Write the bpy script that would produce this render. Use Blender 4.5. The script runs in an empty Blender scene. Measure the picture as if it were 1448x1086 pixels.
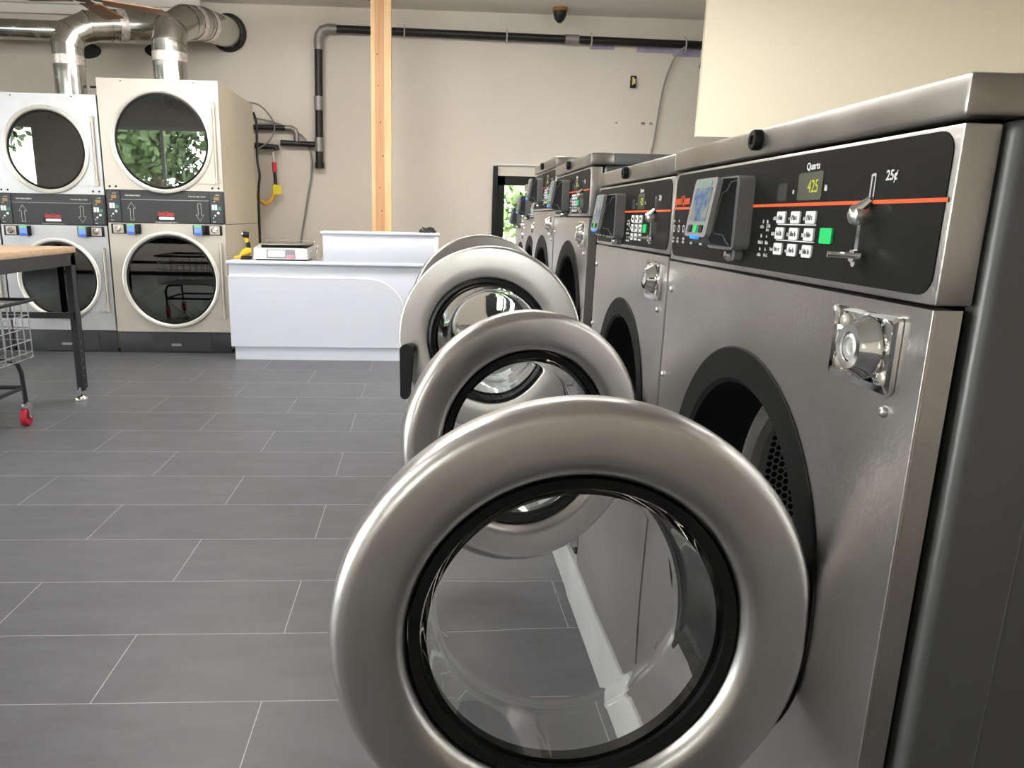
import bpy, bmesh, math, random
from mathutils import Vector, Matrix, noise
PI = math.pi
R_ = math.radians
random.seed(7)
SC = bpy.context.scene
COL = SC.collection

# ------------------------------------------------------------------ materials
def new_mat(name):
    m = bpy.data.materials.new(name); m.use_nodes = True
    nt = m.node_tree; nt.nodes.clear()
    out = nt.nodes.new('ShaderNodeOutputMaterial')
    b = nt.nodes.new('ShaderNodeBsdfPrincipled')
    nt.links.new(b.outputs[0], out.inputs[0])
    return m, nt, b
def N(nt, t, **kw):
    n = nt.nodes.new(t)
    for k, v in kw.items(): setattr(n, k, v)
    return n
def ramp(nt, fac, stops):
    r = N(nt, 'ShaderNodeValToRGB'); e = r.color_ramp.elements
    while len(e) < len(stops): e.new(0.5)
    for i, (p, c) in enumerate(stops):
        e[i].position = p; e[i].color = (c[0], c[1], c[2], 1)
    nt.links.new(fac, r.inputs[0]); return r.outputs[0]
def simple(name, col, rough=.5, metal=0., var=.06, scale=6., bump=0., bscale=60., spec=.5, ior=1.45, stretch=(1, 1, 1), rvar=.0, coat=0.):
    m, nt, b = new_mat(name)
    tc = N(nt, 'ShaderNodeTexCoord'); mp = N(nt, 'ShaderNodeMapping')
    mp.inputs['Scale'].default_value = stretch
    nt.links.new(tc.outputs['Object'], mp.inputs[0])
    nz = N(nt, 'ShaderNodeTexNoise'); nz.inputs['Scale'].default_value = scale; nz.inputs['Detail'].default_value = 4
    nt.links.new(mp.outputs[0], nz.inputs['Vector'])
    lo = [max(0, c * (1 - var)) for c in col]; hi = [min(1, c * (1 + var)) for c in col]
    nt.links.new(ramp(nt, nz.outputs['Fac'], [(.3, lo), (.7, hi)]), b.inputs['Base Color'])
    b.inputs['Metallic'].default_value = metal
    b.inputs['IOR'].default_value = ior
    b.inputs['Specular IOR Level'].default_value = spec
    b.inputs['Roughness'].default_value = rough
    if coat: b.inputs['Coat Weight'].default_value = coat
    if rvar:
        mr = N(nt, 'ShaderNodeMapRange'); mr.inputs['From Min'].default_value = .3; mr.inputs['From Max'].default_value = .7
        mr.inputs['To Min'].default_value = rough - rvar; mr.inputs['To Max'].default_value = rough + rvar
        nt.links.new(nz.outputs['Fac'], mr.inputs[0]); nt.links.new(mr.outputs[0], b.inputs['Roughness'])
    if bump:
        n2 = N(nt, 'ShaderNodeTexNoise'); n2.inputs['Scale'].default_value = bscale; n2.inputs['Detail'].default_value = 3
        nt.links.new(mp.outputs[0], n2.inputs['Vector'])
        bp = N(nt, 'ShaderNodeBump'); bp.inputs['Strength'].default_value = bump; bp.inputs['Distance'].default_value = .002
        nt.links.new(n2.outputs['Fac'], bp.inputs['Height']); nt.links.new(bp.outputs[0], b.inputs['Normal'])
    return m
def emit(name, col, strength, base=(.02, .02, .02)):
    m, nt, b = new_mat(name)
    b.inputs['Base Color'].default_value = (*base, 1)
    b.inputs['Emission Color'].default_value = (*col, 1); b.inputs['Emission Strength'].default_value = strength
    b.inputs['Roughness'].default_value = .3
    return m
def glass(name, col=(1, 1, 1), ior=1.45, rough=0.):
    m, nt, b = new_mat(name)
    b.inputs['Base Color'].default_value = (*col, 1)
    b.inputs['Transmission Weight'].default_value = 1; b.inputs['Roughness'].default_value = rough; b.inputs['IOR'].default_value = ior
    return m
def pane_glass(name, tint=(.95, .97, .96), ior=1.5):
    # a thin pane: see-through, with a Fresnel reflection
    m = bpy.data.materials.new(name); m.use_nodes = True; nt = m.node_tree; nt.nodes.clear()
    out = N(nt, 'ShaderNodeOutputMaterial'); mx = N(nt, 'ShaderNodeMixShader')
    tr = N(nt, 'ShaderNodeBsdfTransparent'); tr.inputs[0].default_value = (*tint, 1)
    gl = N(nt, 'ShaderNodeBsdfGlossy'); gl.inputs['Roughness'].default_value = .01
    fr = N(nt, 'ShaderNodeFresnel'); fr.inputs[0].default_value = ior
    nt.links.new(fr.outputs[0], mx.inputs[0]); nt.links.new(tr.outputs[0], mx.inputs[1]); nt.links.new(gl.outputs[0], mx.inputs[2])
    nt.links.new(mx.outputs[0], out.inputs[0]); return m
def wood_mat(name, c1, c2, grain=(12, 12, .7), rough=.5):
    m, nt, b = new_mat(name)
    tc = N(nt, 'ShaderNodeTexCoord'); mp = N(nt, 'ShaderNodeMapping'); mp.inputs['Scale'].default_value = grain
    nt.links.new(tc.outputs['Object'], mp.inputs[0])
    nz = N(nt, 'ShaderNodeTexNoise'); nz.inputs['Scale'].default_value = 3; nz.inputs['Detail'].default_value = 6; nz.inputs['Distortion'].default_value = .6
    nt.links.new(mp.outputs[0], nz.inputs['Vector'])
    nt.links.new(ramp(nt, nz.outputs['Fac'], [(.3, c1), (.7, c2)]), b.inputs['Base Color'])
    b.inputs['Roughness'].default_value = rough; return m
def floor_mat():
    m, nt, b = new_mat('slate vinyl plank')
    geo = N(nt, 'ShaderNodeNewGeometry'); sx = N(nt, 'ShaderNodeSeparateXYZ'); nt.links.new(geo.outputs['Position'], sx.inputs[0])
    # rows widen a little towards the back of the room: t = row count as a function of Y
    y = sx.outputs[1]
    def math_(op, a, b_):
        n = N(nt, 'ShaderNodeMath', operation=op)
        for i, v in enumerate((a, b_)):
            if isinstance(v, (int, float)): n.inputs[i].default_value = v
            else: nt.links.new(v, n.inputs[i])
        return n.outputs[0]
    t = math_('MULTIPLY', math_('ADD', math_('MULTIPLY', math_('ADD', math_('MULTIPLY', y, FL[2]), FL[1]), y), FL[0]), .3147)
    cb = N(nt, 'ShaderNodeCombineXYZ'); nt.links.new(math_('ADD', sx.outputs[0], FLX), cb.inputs[0]); nt.links.new(t, cb.inputs[1])
    br = N(nt, 'ShaderNodeTexBrick'); br.offset = .5; br.offset_frequency = 2; br.squash = 1
    nt.links.new(cb.outputs[0], br.inputs['Vector'])
    br.inputs['Scale'].default_value = 1; br.inputs['Brick Width'].default_value = .785; br.inputs['Row Height'].default_value = .3147
    br.inputs['Mortar Size'].default_value = .0012; br.inputs['Mortar Smooth'].default_value = .3; br.inputs['Bias'].default_value = 0
    br.inputs['Color1'].default_value = (.087, .088, .097, 1); br.inputs['Color2'].default_value = (.098, .099, .109, 1); br.inputs['Mortar'].default_value = (.42, .42, .43, 1)
    nz = N(nt, 'ShaderNodeTexNoise'); nz.inputs['Scale'].default_value = 7; nz.inputs['Detail'].default_value = 9; nz.inputs['Roughness'].default_value = .68
    mp = N(nt, 'ShaderNodeMapping'); mp.inputs['Scale'].default_value = (.6, 1.6, 1); nt.links.new(geo.outputs['Position'], mp.inputs[0]); nt.links.new(mp.outputs[0], nz.inputs['Vector'])
    mx = N(nt, 'ShaderNodeMix', data_type='RGBA', blend_type='MULTIPLY'); mx.inputs[0].default_value = 1
    nt.links.new(br.outputs['Color'], mx.inputs[6])
    nt.links.new(ramp(nt, nz.outputs['Fac'], [(.25, (.78, .78, .78)), (.75, (1.2, 1.2, 1.2))]), mx.inputs[7])
    nt.links.new(mx.outputs[2], b.inputs['Base Color'])
    b.inputs['Roughness'].default_value = .42; b.inputs['Specular IOR Level'].default_value = .45
    bp = N(nt, 'ShaderNodeBump'); bp.inputs['Strength'].default_value = .12; bp.inputs['Distance'].default_value = .004
    n3 = N(nt, 'ShaderNodeTexNoise'); n3.inputs['Scale'].default_value = 45; n3.inputs['Detail'].default_value = 5; nt.links.new(mp.outputs[0], n3.inputs['Vector'])
    nt.links.new(n3.outputs['Fac'], bp.inputs['Height']); nt.links.new(bp.outputs[0], b.inputs['Normal'])
    return m
FL = (-5.735, 3.808, -.145); FLX = .757 + .3925

M = {}
def mats():
    M['steel'] = simple('brushed stainless', (.63, .61, .60), .33, 1, .08, 3, .22, 150, rvar=.06, stretch=(1, 1, 1))
    M['steel_door'] = simple('satin stainless door', (.64, .62, .61), .33, 1, .06, 4, .05, 260, rvar=.04)
    M['steel_cover'] = simple('worn stainless cover', (.44, .42, .39), .36, 1, .16, 7, .05, 120, rvar=.07)
    M['steel_light'] = simple('light satin steel', (.51, .47, .42), .40, .45, .05, 3, .04, 200, rvar=.05)
    M['steel_blue'] = simple('cool satin steel', (.47, .475, .50), .36, .55, .08, 5, .04, 200, rvar=.06)
    M['chrome'] = simple('chrome', (.80, .80, .80), .07, 1, .03, 8)
    M['zinc'] = simple('galvanised duct', (.54, .54, .51), .22, 1, .12, 9, .15, 30, rvar=.08)
    M['foil'] = simple('foil tape', (.75, .68, .66), .4, .6, .3, 40, .5, 60)
    M['ring_white'] = simple('pale ring', (.80, .78, .73), .3, .45, .03, 4)
    M['beige'] = simple('beige side paint', (.53, .47, .36), .5, 0, .04, 2, .03, 40)
    M['grey_side'] = simple('charcoal grey paint', (.125, .127, .13), .38, .35, .06, 3, .05, 150)
    M['grey_lid'] = simple('grey lid paint', (.20, .205, .21), .35, .5, .06, 3, .05, 150)
    M['black_panel'] = simple('black panel film', (.009, .009, .009), .5, 0, .15, 8, .02, 200, spec=.2)
    M['black'] = simple('black plastic', (.008, .008, .009), .45, 0, .1, 8, spec=.35)
    M['rubber'] = simple('black rubber', (.009, .009, .0095), .5, 0, .1, 8, .03, 80, spec=.3)
    M['ring_black'] = simple('black powder coat', (.008, .008, .0082), .6, 0, .1, 8, .03, 300, spec=.18)
    M['dryer_black'] = simple('dark grey dryer panel', (.032, .033, .037), .5, 0, .08, 5)
    M['reader_grey'] = simple('reader grey plastic', (.19, .19, .192), .42, 0, .05, 10)
    M['reader_light'] = simple('reader silver plastic', (.27, .275, .28), .4, .2, .05, 10)
    M['reader_dark'] = simple('reader slate plastic', (.035, .042, .047), .4, 0, .05, 10)
    M['white_key'] = simple('white key', (.80, .81, .82), .4, 0, .03, 20)
    M['ink'] = simple('grey ink', (.10, .10, .11), .6, 0, .05, 20)
    M['white_ink'] = simple('white ink', (.75, .75, .74), .6, 0, .05, 20)
    M['green_key'] = simple('green key', (.02, .60, .16), .35, 0, .04, 20)
    M['orange'] = simple('orange ink', (.86, .115, .03), .5, 0, .03, 20)
    M['red_ink'] = simple('red ink', (.62, .05, .05), .5, 0, .05, 20)
    M['lcd'] = simple('lcd glass', (.085, .088, .066), .2, 0, .05, 10)
    M['lcd_seg'] = emit('lcd segments', (.55, .60, .05), .42, (.3, .33, .03))
    M['lcd_dark'] = simple('dark window', (.05, .05, .05), .25, 0, .05, 10)
    M['glass'] = glass('door glass', (.975, .985, .982), 1.52)
    M['dryer_glass'] = glass('smoked door glass', (.30, .31, .32), 2.0)
    M['pane'] = pane_glass('window pane')
    M['drum'] = simple('drum steel', (.72, .72, .72), .35, .55, .05, 8)
    M['hole'] = simple('hole black', (.004, .004, .004), .7, 0, .05, 10)
    M['dark_drum'] = simple('dark dryer drum', (.10, .10, .105), .45, .4, .1, 8)
    M['white_lam'] = simple('white laminate', (.63, .655, .735), .38, 0, .015, 3)
    M['white_edge'] = simple('white edge band', (.80, .79, .77), .4, 0, .02, 3)
    M['cream_plastic'] = simple('off white plastic', (.78, .76, .70), .4, 0, .03, 6)
    M['yellow'] = simple('yellow plastic', (.80, .45, .02), .42, 0, .05, 10)
    M['yellow_hose'] = simple('yellow hose', (.72, .40, .03), .4, 0, .08, 20)
    M['yellow_tag'] = simple('yellow tag', (.80, .66, .03), .5, 0, .04, 20)
    M['red'] = simple('red caster', (.55, .02, .05), .35, 0, .06, 20)
    M['blackmetal'] = simple('black painted metal', (.022, .022, .024), .45, .1, .1, 10, .03, 100)
    M['wire'] = simple('chrome wire', (.62, .63, .64), .25, 1, .05, 20)
    M['pipe_black'] = simple('black iron pipe', (.016, .016, .016), .38, .3, .35, 30, .2, 60)
    M['fitting'] = simple('grey pipe fitting', (.26, .25, .235), .45, .5, .15, 30, .2, 60)
    M['cable_grey'] = simple('grey cable', (.22, .22, .21), .5, 0, .05, 20)
    M['cable_black'] = simple('black cable', (.015, .015, .015), .5, 0, .05, 20)
    M['tabletop'] = wood_mat('maple table top', (.50, .33, .20), (.64, .45, .29), (.7, 12, 12), .35)
    M['fanwood'] = wood_mat('brown fan blade', (.12, .042, .012), (.19, .07, .018), (10, 1, 10), .4)
    M['pine'] = wood_mat('pale pine board', (.64, .42, .20), (.78, .56, .31), (14, 14, .6), .55)
    M['pine_red'] = wood_mat('reddish fir board', (.48, .24, .115), (.60, .33, .17), (14, 14, .5), .55)
    M['wall'] = simple('warm beige wall', (.66, .60, .525), .75, 0, .025, 1.2, .05, 90)
    M['cream'] = simple('cream wall', (.72, .655, .52), .7, 0, .015, 1.2, .03, 90)
    M['ceil'] = simple('ceiling paint', (.86, .82, .76), .8, 0, .02, 1.5, .25, 25)
    M['patch'] = simple('lavender primer', (.36, .32, .44), .8, 0, .15, 12)
    M['concrete'] = simple('pale concrete', (.36, .36, .355), .7, 0, .12, 5, .2, 40)
    M['pad_top'] = simple('grey pad paint', (.12, .12, .125), .6, 0, .12, 5, .2, 40)
    M['trimwhite'] = simple('white trim', (.78, .77, .74), .5, 0, .02, 4)
    M['lamp'] = emit('fill lamp diffuser', (1, .965, .925), 17.0, (.8, .8, .8))  # glow of the added fill lamps
    M['leaf'] = simple('leaves', (.115, .165, .06), .55, 0, .55, 2.5)
    M['bark'] = simple('bark', (.12, .09, .06), .8, 0, .3, 12)
    M['grass'] = simple('grass ground', (.22, .33, .10), .8, 0, .3, 1.5)
    M['asphalt'] = simple('pale road', (.50, .49, .47), .8, 0, .1, 2)
    M['floor'] = floor_mat()
    # reader screens: blue picture with a paler top, drawn as bands
    m, nt, b = new_mat('reader screen picture')
    tc = N(nt, 'ShaderNodeTexCoord'); nz = N(nt, 'ShaderNodeTexNoise'); nz.inputs['Scale'].default_value = 55; nz.inputs['Detail'].default_value = 3
    nt.links.new(tc.outputs['Object'], nz.inputs['Vector'])
    c = ramp(nt, nz.outputs['Fac'], [(.32, (.02, .05, .15)), (.46, (.07, .13, .24)), (.56, (.14, .20, .24)), (.68, (.26, .20, .17))])
    nt.links.new(c, b.inputs['Base Color']); nt.links.new(c, b.inputs['Emission Color']); b.inputs['Emission Strength'].default_value = .12
    b.inputs['Roughness'].default_value = .12; M['screen'] = m
    M['screen_blue'] = emit('blue lcd', (.10, .22, .65), .7, (.1, .2, .5))
    M['screen_deep'] = emit('deep blue lcd', (.02, .08, .75), .8, (.02, .06, .5))
    M['screen_green'] = emit('green lcd', (.15, .60, .25), .4, (.1, .4, .2))
    M['blue_led'] = emit('blue indicator', (.02, .20, 1.0), 1.4, (.02, .1, .5))
    M['amber'] = emit('amber display', (.5, .25, .03), .3, (.2, .1, .02))

# ------------------------------------------------------------------ mesh builder
class MB:
    def __init__(s, mtx=None):
        s.bm = bmesh.new(); s.M = mtx or Matrix.Identity(4)
    def v(s, p): return s.bm.verts.new(s.M @ Vector(p))
    def f(s, vs):
        try: return s.bm.faces.new(vs)
        except ValueError: return None
    def box(s, x0, x1, y0, y1, z0, z1, bev=0., seg=2):
        vs = [s.v((x, y, z)) for x in (x0, x1) for y in (y0, y1) for z in (z0, z1)]
        F = [s.f([vs[i] for i in q]) for q in ((0, 1, 3, 2), (4, 6, 7, 5), (0, 4, 5, 1), (2, 3, 7, 6), (0, 2, 6, 4), (1, 5, 7, 3))]
        if bev:
            ed = list({e for f in F for e in f.edges})
            bmesh.ops.bevel(s.bm, geom=ed, offset=bev, segments=seg, affect='EDGES', profile=.5)
        return s
    def loops(s, rings, close_v=False, cap0=True, cap1=True):
        L = [[s.v(p) for p in r] for r in rings]; n = len(L[0])
        pairs = list(zip(L, L[1:])) + ([(L[-1], L[0])] if close_v else [])
        for a, b in pairs:
            for i in range(n): s.f([a[i], a[(i + 1) % n], b[(i + 1) % n], b[i]])
        if not close_v:
            if cap0: s.f(list(reversed(L[0])))
            if cap1: s.f(L[-1])
        return s
    def prism(s, poly, fn, d0, d1):
        """poly of (u,v), fn(u,v,d)->xyz"""
        return s.loops([[fn(u, v, d0) for u, v in poly], [fn(u, v, d1) for u, v in poly]])
    def tube(s, pts, r, n=12, closed=False, caps=True):
        pts = [Vector(p) for p in pts]; m = len(pts); rs = r if isinstance(r, (list, tuple)) else [r] * m
        T = []
        for i in range(m):
            a = pts[(i - 1) % m] if (closed or i > 0) else pts[i]; b = pts[(i + 1) % m] if (closed or i < m - 1) else pts[i]
            d1 = (pts[i] - a); d2 = (b - pts[i])
            t = (d1.normalized() if d1.length > 1e-9 else Vector()) + (d2.normalized() if d2.length > 1e-9 else Vector())
            T.append(t.normalized() if t.length > 1e-9 else Vector((0, 0, 1)))
        u = T[0].orthogonal().normalized(); rings = []
        for i in range(m):
            u = (u - T[i] * u.dot(T[i])).normalized(); w = T[i].cross(u)
            k = 1.
            rings.append([pts[i] + (u * math.cos(2 * PI * j / n) + w * math.sin(2 * PI * j / n)) * rs[i] * k for j in range(n)])
        return s.loops(rings, close_v=closed, cap0=caps, cap1=caps)
    def cyl(s, p0, p1, r0, r1=None, n=24):
        return s.tube([p0, p1], [r0, r0 if r1 is None else r1], n)
    def lathe(s, prof, c, ax, n=64, closed=True, cap0=False, cap1=False):
        """prof of (r,a) around axis ax from c; closed joins the last profile point to the first"""
        c = Vector(c); ax = Vector(ax).normalized(); u = ax.orthogonal().normalized()
        if abs(ax.z) < .9: u = (Vector((0, 0, 1)) - ax * ax.z).normalized()
        w = ax.cross(u)
        rings = [[c + ax * a + (u * math.cos(2 * PI * j / n) + w * math.sin(2 * PI * j / n)) * max(r, 1e-5) for j in range(n)] for r, a in prof]
        return s.loops(rings, close_v=closed, cap0=cap0, cap1=cap1)
    def plate_hole(s, u0, u1, v0, v1, cu, cv, r, fn, d0, d1, n=96):
        an = sorted([2 * PI * i / n for i in range(n)] + [math.atan2(b - cv, a - cu) % (2 * PI) for a in (u0, u1) for b in (v0, v1)])
        inn, out = [], []
        for a in an:
            c, q = math.cos(a), math.sin(a); inn.append((cu + r * c, cv + r * q)); t = 1e9
            if c > 1e-9: t = min(t, (u1 - cu) / c)
            if c < -1e-9: t = min(t, (u0 - cu) / c)
            if q > 1e-9: t = min(t, (v1 - cv) / q)
            if q < -1e-9: t = min(t, (v0 - cv) / q)
            out.append((cu + t * c, cv + t * q))
        return s.loops([[fn(*p, d0) for p in inn], [fn(*p, d0) for p in out], [fn(*p, d1) for p in out], [fn(*p, d1) for p in inn]], close_v=True)
    def mesh(s, me, fn):
        vs = [s.v(fn(*v.co)) for v in me.vertices]
        for p in me.polygons: s.f([vs[i] for i in p.vertices])
        return s
    def build(s, name, mat, parent=None, ang=32, loc=None):
        bmesh.ops.remove_doubles(s.bm, verts=s.bm.verts, dist=1e-6)
        bmesh.ops.recalc_face_normals(s.bm, faces=s.bm.faces)
        me = bpy.data.meshes.new(name); s.bm.to_mesh(me); s.bm.free()
        me.materials.append(M[mat] if isinstance(mat, str) else mat)
        me.shade_smooth(); me.set_sharp_from_angle(angle=R_(ang))
        o = bpy.data.objects.new(name, me); COL.objects.link(o)
        if parent: o.parent = parent
        if loc: o.location = loc
        return o
def B(*a, bev=0., mtx=None): return MB(mtx).box(*a, bev=bev)
def rrect(u0, u1, v0, v1, r, n=6):
    P = []
    for cu, cv, a0 in ((u1 - r, v1 - r, 0), (u0 + r, v1 - r, 90), (u0 + r, v0 + r, 180), (u1 - r, v0 + r, 270)):
        for i in range(n + 1):
            a = R_(a0 + 90 * i / n); P.append((cu + r * math.cos(a), cv + r * math.sin(a)))
    return P
def circ(cu, cv, r, n=24): return [(cu + r * math.cos(2 * PI * i / n), cv + r * math.sin(2 * PI * i / n)) for i in range(n)]
def arc(c, r, a0, a1, n=8): return [(c[0] + r * math.cos(R_(a0 + (a1 - a0) * i / n)), c[1] + r * math.sin(R_(a0 + (a1 - a0) * i / n))) for i in range(n + 1)]
_txt = {}
def text_mesh(s, size=1., bold=0.):
    k = (s, bold)
    if k not in _txt:
        cu = bpy.data.curves.new('t', 'FONT'); cu.body = s; cu.align_x = 'CENTER'; cu.align_y = 'CENTER'; cu.size = 1; cu.extrude = .02; cu.resolution_u = 4; cu.offset = bold
        o = bpy.data.objects.new('t', cu); COL.objects.link(o)
        dg = bpy.context.evaluated_depsgraph_get(); dg.update()
        me = bpy.data.meshes.new_from_object(o.evaluated_get(dg)); bpy.data.objects.remove(o); _txt[k] = me
    return _txt[k]
def tag(o, label=None, cat=None, group=None, kind=None):
    if label: o['label'] = label
    if cat: o['category'] = cat
    if group: o['group'] = group
    if kind: o['kind'] = kind
    return o
def empty(name, loc, rz, label, cat, group=None):
    o = bpy.data.objects.new(name, None); COL.objects.link(o); o.empty_display_size = .1
    o.location = loc; o.rotation_euler = (0, 0, rz)
    return tag(o, label, cat, group)
def struct(o): o['kind'] = 'structure'; return o

mats()
# ------------------------------------------------------------------ camera
F_PX, CX, CY, W_, H_ = 1086.7, 654.1, 576.2, 1448, 1086
ROLL, PITCH, YAW, WA = R_(1.16), R_(13.91), R_(3.31), R_(1.14)
CAMZ = 1.11
cam = bpy.data.cameras.new('camera'); camo = bpy.data.objects.new('camera', cam); COL.objects.link(camo)
fw = Vector((math.sin(YAW) * math.cos(PITCH), math.cos(YAW) * math.cos(PITCH), -math.sin(PITCH)))
rt = Vector((math.cos(YAW), -math.sin(YAW), 0)); up = rt.cross(fw)
r2 = rt * math.cos(ROLL) + up * math.sin(ROLL); u2 = up * math.cos(ROLL) - rt * math.sin(ROLL)
mw = Matrix.Identity(4)
for i in range(3): mw[i][0] = r2[i]; mw[i][1] = u2[i]; mw[i][2] = -fw[i]
mw[2][3] = CAMZ
camo.matrix_world = mw
cam.sensor_width = 36; cam.lens = F_PX / W_ * 36; cam.shift_x = (W_ / 2 - CX) / W_; cam.shift_y = (CY - H_ / 2) / W_
cam.clip_start = .02; cam.clip_end = 200
SC.camera = camo

# ------------------------------------------------------------------ the room
XL, XR, YF, YB, ZC = -8.8, 5.6, -2.6, 8.0, 3.01
struct(B(XL - .2, XR + .2, YF - .2, YB + .2, -.12, 0).build('floor', 'floor'))
struct(B(XL - .2, XR + .2, YF - .2, YB + .2, ZC, ZC + .15).build('ceiling', 'ceil'))
def wall_openings(name, axis, pos, thick, a0, a1, z1, holes, mat):
    """wall along axis with rectangular holes (a0,a1,z0,z1) cut as boxes around them"""
    mb = MB(); holes = sorted(holes); cur = a0
    def bx(p, q, zz0, zz1):
        if q - p < 1e-4 or zz1 - zz0 < 1e-4: return
        if axis == 'x': mb.box(p, q, min(pos, pos + thick), max(pos, pos + thick), zz0, zz1)
        else: mb.box(min(pos, pos + thick), max(pos, pos + thick), p, q, zz0, zz1)
    for h in holes:
        bx(cur, h[0], 0, z1); bx(h[0], h[1], 0, h[2]); bx(h[0], h[1], h[3], z1); cur = h[1]
    bx(cur, a1, 0, z1)
    return struct(mb.build(name, mat))
WF = [(-8.3, -7.0, 1.2, 2.6), (-5.9, -3.6, 1.2, 2.6), (-2.2, -1.4, 1.2, 2.4), (4.0, 5.4, 1.1, 2.6)]
WL = [(-2.0, .8, .4, 2.75), (1.2, 4.2, .4, 2.75)]
DOOR = (.72, 1.66, 0., 1.62)
wall_openings('wall_back', 'x', YB, .2, XL - .2, XR + .2, ZC, [DOOR], 'wall')
wall_openings('wall_front', 'x', YF, -.2, XL - .2, XR + .2, ZC, WF, 'wall')
wall_openings('wall_left', 'y', XL, -.2, YF, YB, ZC, WL, 'wall')
wall_openings('wall_right', 'y', XR, .2, YF, YB, ZC, [], 'wall')
struct(B(2.235, XR, 6.5, 6.54, 1.785, ZC).build('wall_partition', 'cream'))
struct(B(XL, -2.15, YB - .05, YB, 2.86, 2.94, bev=.004).build('trim_1', 'ceil'))
struct(B(XL, -2.05, YB - .09, YB, 2.94, ZC, bev=.004).build('trim_2', 'ceil'))
wn = 0
def window(axis, pos, h, d):
    global wn; wn += 1; a0, a1, z0, z1 = h; fr = .06
    def bx(mb, p, q, zz0, zz1, t0, t1):
        t0, t1 = sorted((pos + d * t0, pos + d * t1))
        if axis == 'x': mb.box(p, q, t0, t1, zz0, zz1)
        else: mb.box(t0, t1, p, q, zz0, zz1)
    mb = MB()
    for p, q, zz0, zz1 in ((a0, a0 + fr, z0, z1), (a1 - fr, a1, z0, z1), (a0 + fr, a1 - fr, z0, z0 + fr), (a0 + fr, a1 - fr, z1 - fr, z1), ((a0 + a1) / 2 - .025, (a0 + a1) / 2 + .025, z0 + fr, z1 - fr)):
        bx(mb, p, q, zz0, zz1, .04, .12)
    o = struct(mb.build('window_%d' % wn, 'trimwhite'))
    mb = MB(); bx(mb, a0 + fr, a1 - fr, z0 + fr, z1 - fr, .078, .082); mb.build('pane', 'pane', o)
    li = bpy.data.lights.new('window portal', 'AREA'); li.shape = 'RECTANGLE'; li.size = a1 - a0; li.size_y = z1 - z0; li.cycles.is_portal = True
    lo = bpy.data.objects.new('window_portal', li); COL.objects.link(lo); lo['kind'] = 'helper'
    lo.location = ((a0 + a1) / 2, pos + d * .18, (z0 + z1) / 2) if axis == 'x' else (pos + d * .18, (a0 + a1) / 2, (z0 + z1) / 2)
    inward = Vector((0, -d, 0)) if axis == 'x' else Vector((-d, 0, 0))
    lo.rotation_euler = inward.to_track_quat('-Z', 'Z').to_euler()
for h in WF: window('x', YF, h, -1)
for h in WL: window('y', XL, h, -1)
# glazed door in the back wall
a0, a1, z0, z1 = DOOR
mb = MB()
mb.box(a0, a0 + .045, YB - .03, YB + .1, 0, z1 - .01); mb.box(a0 + .045, a0 + .125, YB + .03, YB + .1, 0, z1 - .10)
mb.box(a0 + .045, a1, YB + .03, YB + .1, z1 - .19, z1 - .10); mb.box(a1 - .09, a1, YB + .03, YB + .1, 0, z1 - .19); mb.box(a0 + .125, a1 - .09, YB + .03, YB + .1, 0, .2)
dr = struct(mb.build('door_1', 'black'))
B(a0 + .045, a1, YB + .02, YB + .12, z1 - .10, z1).build('transom_panel', 'wall', dr)
B(a0 + .125, a1 - .09, YB + .06, YB + .064, .2, z1 - .19).build('pane', 'pane', dr)
struct(B(a0 - .01, a1 + .02, YB - .012, YB, z1, z1 + .014).build('trim_3', 'trimwhite'))
# lavender primer left on the wall under the gas pipe
mb = MB()
for x0, x1, zz in ((1.63, 1.87, 2.715), (2.09, 2.45, 2.70), (2.45, 2.72, 2.675)): mb.box(x0, x1, YB - .002, YB, zz, 2.765)
struct(mb.build('wall_paint_patch', 'patch'))
mb = MB()
for x, s in ((1.935, .012), (2.205, .022), (2.285, .018)): mb.prism(rrect(x - s, x + s, 2.05 - s * .6, 2.05 + s * .6, s * .5, 3), lambda u, v, d: (u, YB - d, v), 0, .002)
struct(mb.build('wall_scuff_marks', 'fitting'))
# outdoors
struct(B(-30, 30, -40, YF - .2, -.3, -.12).build('ground_front', 'asphalt'))
struct(B(-30, 30, YB + .2, 40, -.3, -.12).build('ground_back', 'grass'))
struct(B(-40, XL - .2, YF - .2, YB + .2, -.3, -.12).build('ground_side', 'asphalt'))
struct(B(-30, 30, YB + 3.5, YB + 8, -.12, -.1).build('road_back', 'asphalt'))
def tree_mesh(seed, h, r):
    rd = random.Random(seed); mb = MB()
    blobs = [(Vector((rd.uniform(-r, r) * .7, rd.uniform(-r, r) * .7, h * rd.uniform(.42, .92))), r * rd.uniform(.4, .65)) for _ in range(13)]
    for _ in range(9000):
        c, br = rd.choice(blobs); d = Vector((rd.gauss(0, 1), rd.gauss(0, 1), rd.gauss(0, 1))).normalized()
        p = c + d * br * rd.uniform(.7, 1.05); u = Vector((rd.gauss(0, 1), rd.gauss(0, 1), rd.gauss(0, 1))).normalized(); w = d.cross(u)
        if w.length < .1: continue
        w.normalize(); s = rd.uniform(.07, .15)
        mb.f([mb.v(p + u * s), mb.v(p + w * s * .6), mb.v(p - u * s), mb.v(p - w * s * .6)])
    return mb
TREES = [(-11.6, -8, 5.5, 2.2), (-6.6, -8, 5.6, 2.2), (-1.6, -10, 6, 2.2), (6.5, -9, 5.5, 2.2), (-15, -1, 5.5, 2.), (-16, 5, 6, 2.1)]
for i, (x, y, h, r) in enumerate(TREES):
    t = empty('tree', (x, y, -.12), i, 'leafy green tree mirrored in the dark upper dryer door glass', 'tree', 'trees outside the front windows')
    tree_mesh(i, h, r).build('crown', 'leaf', t)
    MB().tube([(0, 0, 0), (.03, 0, h * .3), (0, .05, h * .75)], [.16, .13, .05], 10).build('trunk', 'bark', t)
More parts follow.
